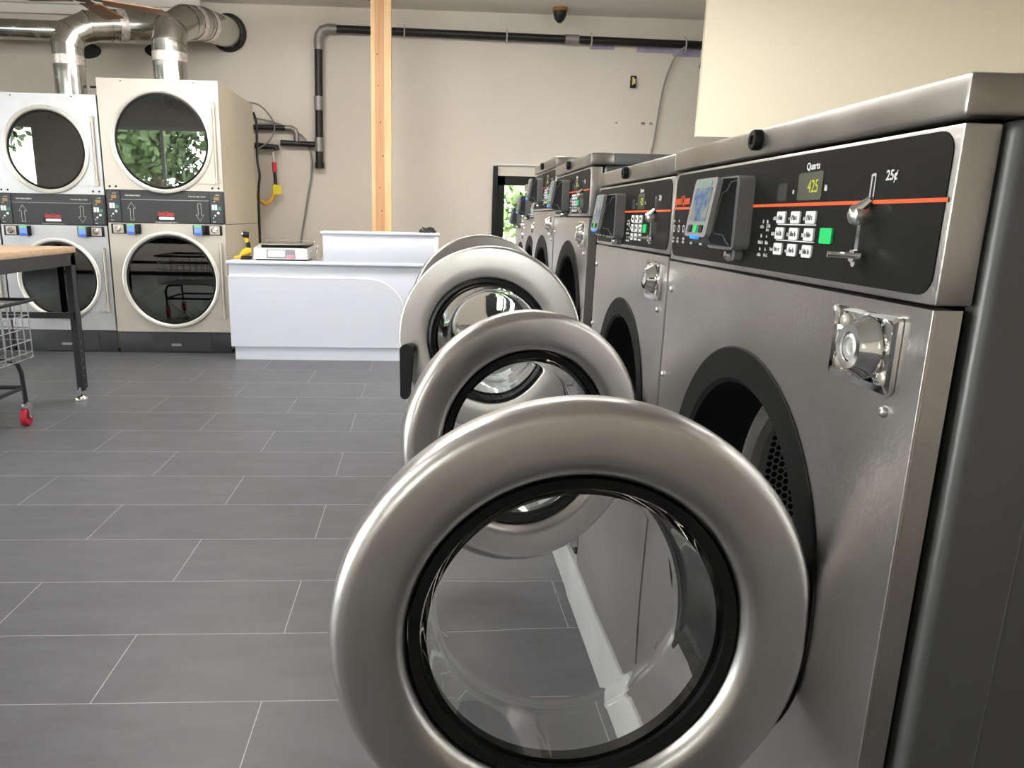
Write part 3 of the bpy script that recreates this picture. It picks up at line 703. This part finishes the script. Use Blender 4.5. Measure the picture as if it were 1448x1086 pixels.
    marks(mb, [(m0 + .09, zp0 + h * .84, .12), (m1 - .09, zp0 + h * .84, .13)], lambda u, v, d: DF(u, v, d - .003), .011, 41, .001)
    for s, xa in ((1, m0 + .075), (-1, m1 - .075)):
        zc = zp0 + h * .36; hh = h * .27
        A = [(xa - .012, zc - s * hh), (xa + .012, zc - s * hh), (xa + .012, zc + s * hh * .3), (xa + .03, zc + s * hh * .3), (xa, zc + s * hh), (xa - .03, zc + s * hh * .3), (xa - .012, zc + s * hh * .3)]
        mb.tube([f3(u, v, .0005) for u, v in A], .0016, 6, closed=True)
    xm = (m0 + m1) / 2
    marks(mb, [(xm, zp0 + h * .035, .17)], f3, .006, 47)
    mb.build('strip_lettering', 'white_ink', cs)
    me = text_mesh('Speed Queen', bold=.03); s = .030
    mb = MB(); mb.mesh(me, lambda u, v, d: (xm + u * s * .72, -.0036 - max(0, d) * .02, zp0 + h * .31 + v * s)); mb.box(xm - .06, xm + .06, -.004, -.003, zp0 + h * .24, zp0 + h * .265)
    mb.build('brand_lettering', 'red_ink', cs)
    MB().prism(rrect(xm - .075, xm + .07, zp0 + h * .10, zp0 + h * .22, .012), f3, 0, .003).build('drawer_pull', 'black', cs)
    MB().prism(rrect(xm - .055, xm + .063, zp0 + h * .115, zp0 + h * .20, .010), f3, .003, .005).build('pull_plate', 'white_key', cs)
    # coin units under the strip
    for s in (0, 1):
        a0 = .025 if s == 0 else W - .025 - W * .25; a1 = a0 + W * .25; zt = zp0 - .008; z0 = zt - .075
        u = B(a0, a1, -.012, .0, z0, zt, bev=.003).build('coin_unit', 'black', root)
        ca = a0 + .055 if s == 0 else a1 - .055; ra = a0 + .155 if s == 0 else a0 + .045
        MB().prism(rrect(ca - .038, ca + .038, z0 + .006, zt - .006, .003), DF, .012, .015).build('coin_plate', 'steel_light', u)
        MB().lathe([(.024, 0), (.022, .012), (.014, .018), (0, .018)], (ca, -.015, (z0 + zt) / 2), (0, -1, 0), 24, closed=False).build('coin_lock', 'chrome', u)
        MB().prism(rrect(ra - .032, ra + .032, z0 - .006, zt + .002, .005), DF, .012, .034).build('card_reader', 'reader_grey', u)
        f5 = lambda a, b_, d: DF(a, b_, d + .034)
        MB().prism(rrect(ra - .026, ra + .026, z0 + .018, zt - .018, .002), f5, 0, .0015).build('reader_screen', 'screen_blue', u)
        MB().prism(rrect(ra - .026, ra + .026, zt - .016, zt - .001, .002), f5, 0, .0015).build('status_strip', 'screen_green', u)
        MB().prism(rrect(ra - .018, ra + .018, z0 - .002, z0 + .016, .003), f5, 0, .002).build('indicator_light', 'screen_deep', u)
        B(ra + .034, a1 - .004 if s == 0 else ra + .06, -.045, -.012, z0 + .004, zt - .004, bev=.004).build('reader_shroud', 'black', u)
    return root
dryer(-2.412, .892, 2.063, 1.24, .453, 1.618, .580, .377, .345, .168, 1.017, 1.262, 'taller stacked tumble dryer with a beige side, next to the white counter', 'steel_light', 'beige')
dryer(-3.220, .80, 1.942, 1.1, .402, 1.540, .577, .318, .285, .175, .990, 1.220, 'shorter stacked tumble dryer half behind the work table', 'steel_blue', 'beige')
dryer(-4.030, .80, 1.942, 1.1, .402, 1.540, .577, .318, .285, .175, .990, 1.220, 'stacked tumble dryer at the frame edge, only a sliver of its right side showing', 'steel_blue', 'beige')

# ------------------------------------------------------------------ ducts
def gore(pts, r, name, label, tapes, collar=None):
    root = empty(name, pts[0], 0, label, 'duct', 'shiny vent ducts above the dryers')
    P = [Vector(p) - Vector(pts[0]) for p in pts]
    MB().tube(P, r, 28).build('duct_pipe', 'zinc', root, 20)
    for (i, t) in tapes:
        a, b = P[i], P[i + 1]; d = (b - a).normalized(); c = a.lerp(b, t)
        MB().tube([c - d * .035, c + d * .035], r * 1.02, 28, caps=False).build('foil_tape', 'foil', root)
    for i in range(1, len(P) - 1):
        d = ((P[i] - P[i - 1]).normalized() + (P[i + 1] - P[i]).normalized()).normalized()
        MB().tube([P[i] - d * .006, P[i] + d * .006], r * 1.035, 28, caps=False).build('duct_seam', 'zinc', root)
    if collar:
        d = (P[-1] - P[-2]).normalized()
        MB().lathe([(r + .002, -.02), (r + .03, -.02), (r + .035, .0), (r + .002, .0)], P[-1], (0, 1, 0), 40).build('wall_collar', 'rubber', root)
    return root
gore([(-2.07, 6.95, 2.064), (-2.07, 6.95, 2.44), (-2.055, 7.0, 2.56), (-1.99, 7.18, 2.66), (-1.93, 7.42, 2.705), (-1.82, 7.98, 2.752)], .135, 'vent_duct', 'shiny vent duct bending from the taller dryer into the wall collar', [(0, .72), (3, .5), (4, .15)], True)
gore([(-2.885, 6.95, 1.943), (-2.885, 6.95, 2.40), (-2.85, 6.98, 2.50), (-2.74, 7.06, 2.575), (-2.60, 7.14, 2.605), (-2.25, 7.40, 2.66), (-1.99, 7.55, 2.71)], .122, 'vent_duct', 'shiny vent duct rising from the shorter dryer and turning right behind', [(0, .75), (4, .2)])
gore([(-5.6, 7.62, 2.66), (-2.35, 7.66, 2.65)], .085, 'vent_duct', 'long dark level vent duct at the top left, behind the upright ducts', [(0, .4)])
# dark wall openings behind the ducts
mb = MB()
for x, z, s in ((-3.15, 2.56, .14), (-2.45, 2.58, .16)): mb.prism([(x + s * math.cos(2 * PI * i / 24), z + .07 * math.sin(2 * PI * i / 24)) for i in range(24)], lambda u, v, d: (u, YB - d, v), 0, .004)
struct(mb.build('wall_duct_hole', 'hole'))

# ------------------------------------------------------------------ gas piping and cables on the back wall
YP = 7.93
gp = empty('gas_pipe', (-.98, YP, 1.6), 0, 'black gas pipe running along the top of the back wall and down beside the dryers', 'pipe')
o_ = Vector((-.98, YP, 1.6))
def wp(x, z, y=YP): return Vector((x, y, z)) - o_
MB().tube([wp(-.90, 2.806), wp(2.85, 2.768)], .036, 18).build('pipe_run', 'pipe_black', gp)
MB().tube([wp(-.975, 2.62), wp(-.99, 1.60)], .038, 18).build('drop_pipe', 'pipe_black', gp)
MB().tube([wp(-.972, 2.62), wp(-.975, 2.70), wp(-.965, 2.75), wp(-.935, 2.79), wp(-.88, 2.806), wp(-.80, 2.805)], .043, 18).build('elbow', 'fitting', gp)
MB().tube([wp(-.985, 2.205), wp(-.985, 2.08)], .043, 18).build('coupling', 'fitting', gp)
MB().tube([wp(1.37, 2.784), wp(1.50, 2.783)], .043, 18).build('coupling', 'fitting', gp)
MB().tube([wp(-.99, 1.83), wp(-.99, 1.70)], .044, 18).build('tee', 'fitting', gp)
MB().tube([wp(-.99, 1.60), wp(-.99, 1.545)], .046, 18).build('end_cap', 'pipe_black', gp)
MB().tube([wp(-1.36, 1.775), wp(-1.00, 1.765)], .026, 14).build('branch_pipe', 'pipe_black', gp)
MB().tube([wp(-1.65, 1.912), wp(-1.30, 1.912)], .024, 14).build('branch_pipe', 'pipe_black', gp)
MB().tube([wp(-1.31, 1.912), wp(-1.25, 1.912), wp(-1.215, 1.89), wp(-1.205, 1.85), wp(-1.205, 1.79)], .025, 14).build('branch_elbow', 'fitting', gp)
for x in (-.164, .807, 1.622, 2.542):
    z = 2.799 - (x + .9) * .0101
    MB().tube([wp(x, z + .075, YP + .02), wp(x, z + .04, YP - .03), wp(x, z, YP - .043), wp(x, z - .04, YP - .03), wp(x, z - .055, YP + .02)], .007, 8).build('pipe_strap', 'steel_light', gp)
gv = empty('gas_valve', (-1.6, 7.90, 1.74), 0, 'black drier branch pipe with a red valve behind the taller dryer', 'valve')
MB().tube([(0, 0, .0), (.20, 0, -.01), (.205, 0, -.04)], .03, 14).build('branch_pipe', 'pipe_black', gv)
MB().tube([(.17, -.01, -.06), (.18, -.01, -.16)], .014, 10).build('valve_stem', 'steel_light', gv)
MB().tube([(.177, -.01, -.15), (.18, -.01, -.24)], .022, 10).build('valve_body', 'red', gv)
MB().tube([(.18, -.01, -.24), (.185, -.01, -.37)], .017, 10).build('valve_tail', 'pipe_black', gv)
hs = MB()
pts = [(-1.415, 7.88, 1.385), (-1.43, 7.88, 1.30), (-1.46, 7.86, 1.23), (-1.515, 7.85, 1.195), (-1.57, 7.84, 1.23), (-1.61, 7.83, 1.32), (-1.63, 7.80, 1.45), (-1.64, 7.7, 1.55)]
hose = tag(hs.tube(pts, .020, 12).build('gas_hose', 'yellow_hose'), 'yellow gas hose looping down behind the taller dryer', 'hose')
B(-1.435, -1.355, 7.855, 7.859, 1.29, 1.375).build('paper_tag', 'yellow_tag', hose)
def cable(name, pts, r, mat, label):
    # smooth through the points
    P = [Vector(p) for p in pts]; Q = []
    for i in range(len(P) - 1):
        p0, p1, p2, p3 = P[max(0, i - 1)], P[i], P[i + 1], P[min(len(P) - 1, i + 2)]
        for k in range(6):
            t = k / 6; Q.append(.5 * ((2 * p1) + (p2 - p0) * t + (2 * p0 - 5 * p1 + 4 * p2 - p3) * t * t + (3 * p1 - p0 - 3 * p2 + p3) * t ** 3))
    Q.append(P[-1]); return tag(MB().tube(Q, r, 8).build(name, mat), label, 'cable')
cable('power_cable', [(-1.60, 7.55, 2.09), (-1.50, 7.7, 2.08), (-1.42, 7.85, 1.98), (-1.41, 7.9, 1.88), (-1.47, 7.9, 1.78), (-1.56, 7.8, 1.70)], .007, 'cable_grey', 'thin grey cable curling out behind the top of the taller dryer')
cable('power_cable', [(-1.60, 7.85, 1.985), (-1.45, 7.95, 1.97), (-1.30, 7.97, 1.92), (-1.15, 7.97, 1.84), (-1.08, 7.97, 1.70), (-1.075, 7.97, 1.50), (-1.13, 7.97, 1.20), (-1.20, 7.97, .80), (-1.22, 7.97, .4), (-1.22, 7.97, .01)], .009, 'cable_grey', 'long grey cable crossing the gas pipe and hanging down to the counter')
cable('power_cable', [(-1.53, 7.53, 2.0), (-1.51, 7.56, 1.90), (-1.515, 7.56, 1.6), (-1.50, 7.56, 1.45), (-1.52, 7.58, 1.3), (-1.53, 7.6, .9), (-1.53, 7.6, .01)], .012, 'cable_black', 'thick black cable running down the back edge of the taller dryer')
cable('power_cable', [(2.53, 7.90, 2.745), (2.46, 7.95, 2.66), (2.40, 7.97, 2.50), (2.36, 7.97, 2.30), (2.32, 7.97, 1.90), (2.28, 7.97, 1.5), (2.26, 7.97, .01)], .008, 'cable_grey', 'grey cable hanging from the gas pipe down behind the washers')
cable('power_cable', [(-2.75, 7.0, 2.10), (-2.6, 7.0, 2.09), (-2.45, 7.0, 2.0), (-2.42, 6.95, 1.95)], .009, 'cable_black', 'short black cable arching between the two dryer tops')
cable('power_cable', [(2.74, 7.93, 2.93), (2.735, 7.92, 2.8), (2.73, 7.92, 2.72), (2.70, 7.92, 2.56)], .006, 'cable_black', 'short black wire hanging beside the cream wall panel')
eb = tag(B(2.045, 2.10, YB - .03, YB, 2.375, 2.485, bev=.004).build('wall_box', 'black'), 'small open electrical box on the bare back wall', 'electrical box')
B(2.058, 2.075, YB - .033, YB - .029, 2.40, 2.47).build('wire_end', 'yellow', eb); B(2.076, 2.09, YB - .034, YB - .029, 2.41, 2.455).build('socket_face', 'white_key', eb)
# ceiling sensor
cs_ = empty('alarm_sensor', (1.28, 7.75, ZC), 0, 'small black and amber dome fixed under the ceiling', 'sensor')
MB().lathe([(.07, 0), (.07, -.03), (0, -.03)], (0, 0, 0), (0, 0, 1), 24, closed=False).build('sensor_base', simple('dark amber', (.28, .13, .02), .3, .3), cs_)
MB().lathe([(.062, -.03), (.06, -.06), (.045, -.10), (.02, -.125), (0, -.13)], (0, 0, 0), (0, 0, 1), 24, closed=False).build('dome', 'black', cs_)

# ------------------------------------------------------------------ wooden post
px0, px1, PY = -.435, -.262, 7.15
po = empty('wooden_post', ((px0 + px1) / 2, PY, 0), 0, 'bare timber post standing behind the white counter', 'post')
w2 = (px1 - px0) / 2
B(-w2, -w2 + .034, 0, .14, 0, ZC).build('pale_board', 'pine', po); B(w2 - .060, w2, 0, .14, 0, ZC).build('pale_board', 'pine', po)
B(-w2 + .0345, w2 - .0605, -.002, .138, 0, ZC).build('red_board', 'pine_red', po)
mb = MB(); mb.box(-w2 - .03, -w2, .03, .10, ZC - .12, ZC - .02); mb.box(w2, w2 + .04, .03, .10, ZC - .07, ZC - .005); mb.build('post_bracket', 'blackmetal', po)
mb = MB()
for x, z in ((-.055, 2.45), (-.01, 1.9), (.02, 1.62), (-.03, 1.35), (.0, 1.15), (-.04, 2.2)): mb.lathe([(.006, 0), (.005, .002), (0, .002)], (x * .6, -.002, z), (0, -1, 0), 10, closed=False)
mb.build('knot', simple('knot', (.10, .04, .02), .6), po)

# ------------------------------------------------------------------ counter
YC = 5.97
ct = empty('reception_counter', (-.65, YC, 0), 0, 'white reception counter with a curved front panel and a raised shelf', 'counter')
X = lambda x: x + .65
B(X(-1.43), X(.12), .015, .62, 0, .102).build('kick_plate', 'white_lam', ct)
B(X(-1.452), X(.14), .018, .62, .102, .735, bev=.002).build('carcass', 'white_lam', ct)
B(X(-1.462), X(.15), -.012, .66, .735, .757, bev=.004).build('worktop', 'white_lam', ct)
P = [(X(-1.455), .104), (X(-.10), .104), (X(-.113), .25)] + [(X(-.40) + .287 * math.cos(R_(t)), .345 + .287 * math.sin(R_(t))) for t in range(0, 91, 6)] + [(X(-1.455), .640)]
MB().prism(P, lambda u, v, d: (u, .018 - d, v), 0, .016).build('curved_front_panel', 'white_lam', ct)
mb = MB(); mb.tube([(u, .004, v) for u, v in P[2:]], .0042, 6); mb.build('edge_band', 'white_edge', ct)
B(X(-.735), X(.135), .0, .30, .757, .968, bev=.002).build('raised_shelf', 'white_lam', ct)
B(X(-.752), X(.148), -.012, .33, .968, .987, bev=.003).build('shelf_top', 'white_lam', ct)
B(X(.105), X(.136), -.003, .0, .757, .968).build('edge_strip', 'white_edge', ct)

# scale
s = empty('weighing_scale', (-1.07, 6.06, .757), 0, 'off white weighing scale with a steel tray on the counter', 'scale')
MB().loops([[(-.205, 0, .012), (.205, 0, .012), (.215, .34, .012), (-.215, .34, .012)], [(-.200, .0, .095), (.200, .0, .095), (.212, .33, .112), (-.212, .33, .112)]]).build('scale_body', 'cream_plastic', s)
B(-.19, .19, .012, .33, 0, .013).build('rubber_base', 'black', s)
P = [(-.105, .018), (.115, .018), (.11, .085), (-.105, .085)]
MB().prism(P, DF, .0, .004).build('display_panel', simple('scale panel grey', (.25, .26, .30), .4), s)
MB().prism(rrect(-.095, .035, .030, .078, .006), DF, .004, .006).build('scale_display', 'white_ink', s)
MB().prism(rrect(.045, .105, .022, .045, .004), DF, .004, .006).build('scale_key', simple('pink key', (.70, .25, .30), .4), s)
B(-.15, .15, .04, .30, .095, .118).build('tray_support', 'black', s)
MB().box(-.165, .215, -.005, .35, .118, .128, bev=.003).build('scale_tray', 'steel_cover', s)
mb = MB(); mb.tube([(-.165, .35, .13), (-.165, .35, .145), (.215, .35, .145), (.215, .35, .13)], .004, 8); mb.build('tray_rail', 'wire', s)
# yellow tool
t = empty('power_tool', (-1.345, 6.16, .757), 0, 'yellow and black power tool standing left of the scale', 'tool')
B(-.045, .03, -.03, .06, 0, .025, bev=.006).build('battery', 'black', t)
MB().tube([(-.10, 0, .012), (-.06, 0, .02), (-.04, .0, .02)], [.008, .014, .014], 10).build('spare_tip', 'yellow', t)
MB().tube([(-.05, .01, .030), (-.02, .01, .05), (.01, .01, .07), (.012, .01, .09)], [.014, .032, .030, .022], 14).build('tool_body', 'yellow', t)
MB().tube([(.012, .01, .085), (.010, .01, .12), (.005, .01, .13)], [.019, .018, .017], 12).build('tool_grip', 'black', t)
MB().tube([(.005, .01, .13), (-.005, .01, .165), (-.012, .01, .175)], [.016, .015, .020], 12).build('tool_neck', 'yellow', t)
MB().tube([(.02, .01, .185), (-.025, .0, .19)], [.022, .024], 16).build('tool_head', 'black', t)
MB().tube([(-.025, .0, .19), (-.034, -.002, .192)], [.015, .012], 16).build('tool_chuck', 'chrome', t)
# clear bottle
b_ = empty('plastic_bottle', (-.805, 6.2, .757), 0, 'small clear plastic bottle between the scale and the raised shelf', 'bottle')
MB().lathe([(.001, 0), (.022, 0), (.024, .01), (.024, .07), (.010, .09), (.008, .10), (.006, .10), (.008, .088), (.022, .069), (.022, .004), (.001, .003)], (0, 0, 0), (0, 0, 1), 20, closed=False).build('bottle_body', 'glass', b_)
MB().lathe([(.010, .1), (.010, .12), (0, .12)], (0, 0, 0), (0, 0, 1), 14, closed=False).build('bottle_cap', 'white_key', b_)
# black bundle on the raised shelf
k = empty('cable_bundle', (.055, 6.12, .987), 0, 'small tangled black bundle on the raised white shelf', 'bundle')
rd = random.Random(4); mb = MB()
for i in range(4):
    ph = rd.random() * 6; mb.tube([(.06 * math.cos(2 * PI * j / 24 + ph) * (1 - .12 * i), .035 * math.sin(2 * PI * j / 24 + ph), .010 + .007 * i + .006 * math.sin(3 * j * 2 * PI / 24 + ph)) for j in range(24)], .008, 8, closed=True)
mb.build('coil', 'cable_black', k)
B(-.045, -.005, -.03, .01, .0, .032, bev=.005).build('plug', 'reader_grey', k)

# ------------------------------------------------------------------ work table and laundry cart
tb = empty('work_table', (-2.02, 4.59, 0), 0, 'work table with a pale wood top and black punched steel legs', 'table')
TX0, TX1, TY0, TY1 = -1.55, .036, -1.75, .040
B(TX0, TX1, TY0, TY1, .868, .902, bev=.003).build('tabletop', 'tabletop', tb)
mb = MB()
for q in ((TX0 + .02, TX1 - .006, TY1 - .046, TY1 - .006), (TX0 + .02, TX1 - .006, TY0 + .006, TY0 + .046), (TX1 - .012, TX1 - .006, TY0 + .02, TY1 - .02), (TX0 + .006, TX0 + .012, TY0 + .02, TY1 - .02)): mb.box(*q, .80, .868)
mb.build('apron', 'blackmetal', tb)
for x, y, sx, sy in ((TX1 - .006, TY1 - .006, -1, -1), (TX0 + .006, TY1 - .006, 1, -1), (TX1 - .006, TY0 + .006, -1, 1), (TX0 + .006, TY0 + .006, 1, 1)):
    mb = MB(); a = .06
    mb.box(min(x, x + sx * a), max(x, x + sx * a), min(y, y + sy * .006), max(y, y + sy * .006), .075, .85)
    mb.box(min(x, x + sx * .006), max(x, x + sx * .006), min(y, y + sy * a), max(y, y + sy * a), .075, .85)
    # lower sleeve, folded the same way
    mb.box(min(x + sx * .007, x + sx * .055), max(x + sx * .007, x + sx * .055), min(y + sy * .007, y + sy * .014), max(y + sy * .007, y + sy * .014), .060, .40)
    mb.box(min(x + sx * .007, x + sx * .014), max(x + sx * .007, x + sx * .014), min(y + sy * .007, y + sy * .055), max(y + sy * .007, y + sy * .055), .060, .40)
    lg = mb.build('leg', 'blackmetal', tb)
    MB().lathe([(.001, 0), (.037, 0), (.038, .008), (.034, .020), (.022, .032), (.010, .038), (.008, .08), (.001, .08)], (x + sx * .03, y + sy * .03, 0), (0, 0, 1), 20, closed=False).build('levelling_foot', 'chrome', lg)
    mb = MB()
    for i in range(6):
        z = .10 + i * .05
        if sy < 0: pass
        mb.cyl((x + sx * .03, min(y, y + sy * .006) - .0006, z), (x + sx * .03, max(y, y + sy * .006) + .0006, z), .005, n=10)
        mb.cyl((min(x, x + sx * .006) - .0006, y + sy * .03, z), (max(x, x + sx * .006) + .0006, y + sy * .03, z), .005, n=10)
    mb.build('leg_hole', 'reader_light', lg)
B(TX0 + .03, TX1 - .03, TY1 - .045, TY1 - .02, .49, .525).build('stretcher', 'blackmetal', tb)
B(TX0 + .03, TX1 - .03, TY0 + .02, TY0 + .045, .49, .525).build('stretcher', 'blackmetal', tb)

cr = empty('laundry_cart', (-2.07, 4.04, 0), 0, 'wire laundry cart on red casters parked under the work table', 'cart')
bx0, bx1, by0, by1, bz0, bz1 = -.70, .045, -.62, .05, .355, .640
mb = MB(); w = .0032
def wireloop(z, g=.0, r=w): mb.tube([(bx0 - g, by0 - g, z), (bx1 + g, by0 - g, z), (bx1 + g, by1 + g, z), (bx0 - g, by1 + g, z)], r, 6, closed=True)
for z in (.385, .445, .51, .575): wireloop(z)
wireloop(bz1, .0, .005); wireloop(bz0, 0, .004)
n = 11
for i in range(n + 1):
    x = bx0 + (bx1 - bx0) * i / n; mb.tube([(x, by0, bz1), (x, by0, bz0), (x, by1, bz0), (x, by1, bz1)], w, 6)
n = 10
for i in range(n + 1):
    y = by0 + (by1 - by0) * i / n; mb.tube([(bx0, y, bz1), (bx0, y, bz0), (bx1, y, bz0), (bx1, y, bz1)], w, 6)
mb.build('wire_basket', 'wire', cr)
mb = MB(); mb.tube([(bx0 - .02, by0 - .02, .652), (bx1 + .03, by0 - .02, .652), (bx1 + .03, by1 + .02, .652), (bx0 - .02, by1 + .02, .652)], .0085, 8, closed=True); mb.build('top_frame', 'blackmetal', cr)
for x, y in ((.0, .0), (bx0 + .05, .0), (.0, by0 + .05), (bx0 + .05, by0 + .05)):
    sx = -1 if x > -.3 else 1
    lg = MB().tube([(x + sx * .16, y, .345), (x + sx * .05, y, .342), (x + sx * .015, y, .325), (x, y, .28), (x + .005, y, .14), (x + .008, y, .115)], .0125, 12).build('leg', 'blackmetal', cr)
    mb = MB(); mb.lathe([(.026, .100), (.026, .118), (.012, .124), (.001, .124)], (x + .008, y, 0), (0, 0, 1), 18, closed=False)
    mb.box(x - .012, x - .008, y - .026, y + .012, .04, .104); mb.box(x + .026, x + .030, y - .026, y + .012, .04, .104); mb.cyl((x - .016, y - .018, .045), (x + .036, y - .018, .045), .006, n=10)
    mb.build('caster_fork', 'wire', lg)
    MB().lathe([(.008, -.014), (.040, -.014), (.045, -.010), (.045, .010), (.040, .014), (.008, .014)], (x + .009, y - .018, .045), (1, 0, 0), 32).build('caster_wheel', 'red', lg)
mb = MB(); mb.tube([(.0, 0, .20), (bx0 + .05, 0, .20), (bx0 + .05, by0 + .05, .20), (.0, by0 + .05, .20)], .011, 10, closed=True); mb.build('lower_frame', 'blackmetal', cr)

# ------------------------------------------------------------------ ceiling fan
fx, fy, fz = -2.27, 5.76, 2.475
fn_ = empty('ceiling_fan', (fx, fy, ZC), 0, 'ceiling fan with brown wooden blades at the top left', 'ceiling fan')
dz = fz - ZC
MB().lathe([(.001, 0), (.07, 0), (.06, -.04), (.015, -.06), (.012, -.06), (.012, dz + .16), (.08, dz + .14), (.10, dz + .08), (.09, dz + .02), (.05, dz - .01), (.001, dz - .01)], (0, 0, 0), (0, 0, 1), 28, closed=False).build('motor', 'blackmetal', fn_)
for i in range(5):
    a = R_(88 - 70 * i) if i < 2 else R_(88 - 72 * i)
    Mx = Matrix.Translation((0, 0, dz)) @ Matrix.Rotation(R_(4), 4, 'Y') @ Matrix.Rotation(a, 4, 'Z') @ Matrix.Rotation(R_(-2), 4, 'X')
    MB(Mx).prism([(.13, -.070), (.25, -.074), (.46, -.084), (.495, -.080), (.565, .080), (.53, .084), (.25, .074), (.13, .070)], lambda u, v, d: (u, v, d), -.004, .004).build('fan_blade', 'fanwood', fn_)
    MB(Mx).prism([(.07, -.02), (.20, -.035), (.20, .035), (.07, .02)], lambda u, v, d: (u, v, d), .004, .010).build('blade_arm', 'blackmetal', fn_)

# ------------------------------------------------------------------ light
wd = bpy.data.worlds.new('World'); SC.world = wd; wd.use_nodes = True; nt = wd.node_tree
bg = nt.nodes['Background']; tc = N(nt, 'ShaderNodeTexCoord'); sp = N(nt, 'ShaderNodeSeparateXYZ'); nt.links.new(tc.outputs['Generated'], sp.inputs[0])
nt.links.new(ramp(nt, sp.outputs[2], [(.0, (1., .98, .95)), (.3, (.95, .975, 1.)), (1., (.72, .85, 1.))]), bg.inputs[0]); bg.inputs[1].default_value = 28

SC.view_settings.view_transform = 'Standard'; SC.view_settings.look = 'None'; SC.view_settings.gamma = 1; SC.view_settings.use_curve_mapping = False
SC.view_settings.exposure = 0.32
try:
    SC.cycles.use_denoising = True; SC.cycles.max_bounces = 14; SC.cycles.transmission_bounces = 12; SC.cycles.glossy_bounces = 6; SC.cycles.diffuse_bounces = 5; SC.cycles.transparent_max_bounces = 12
    SC.cycles.caustics_reflective = False; SC.cycles.caustics_refractive = False; SC.cycles.sample_clamp_indirect = 6
except Exception: pass
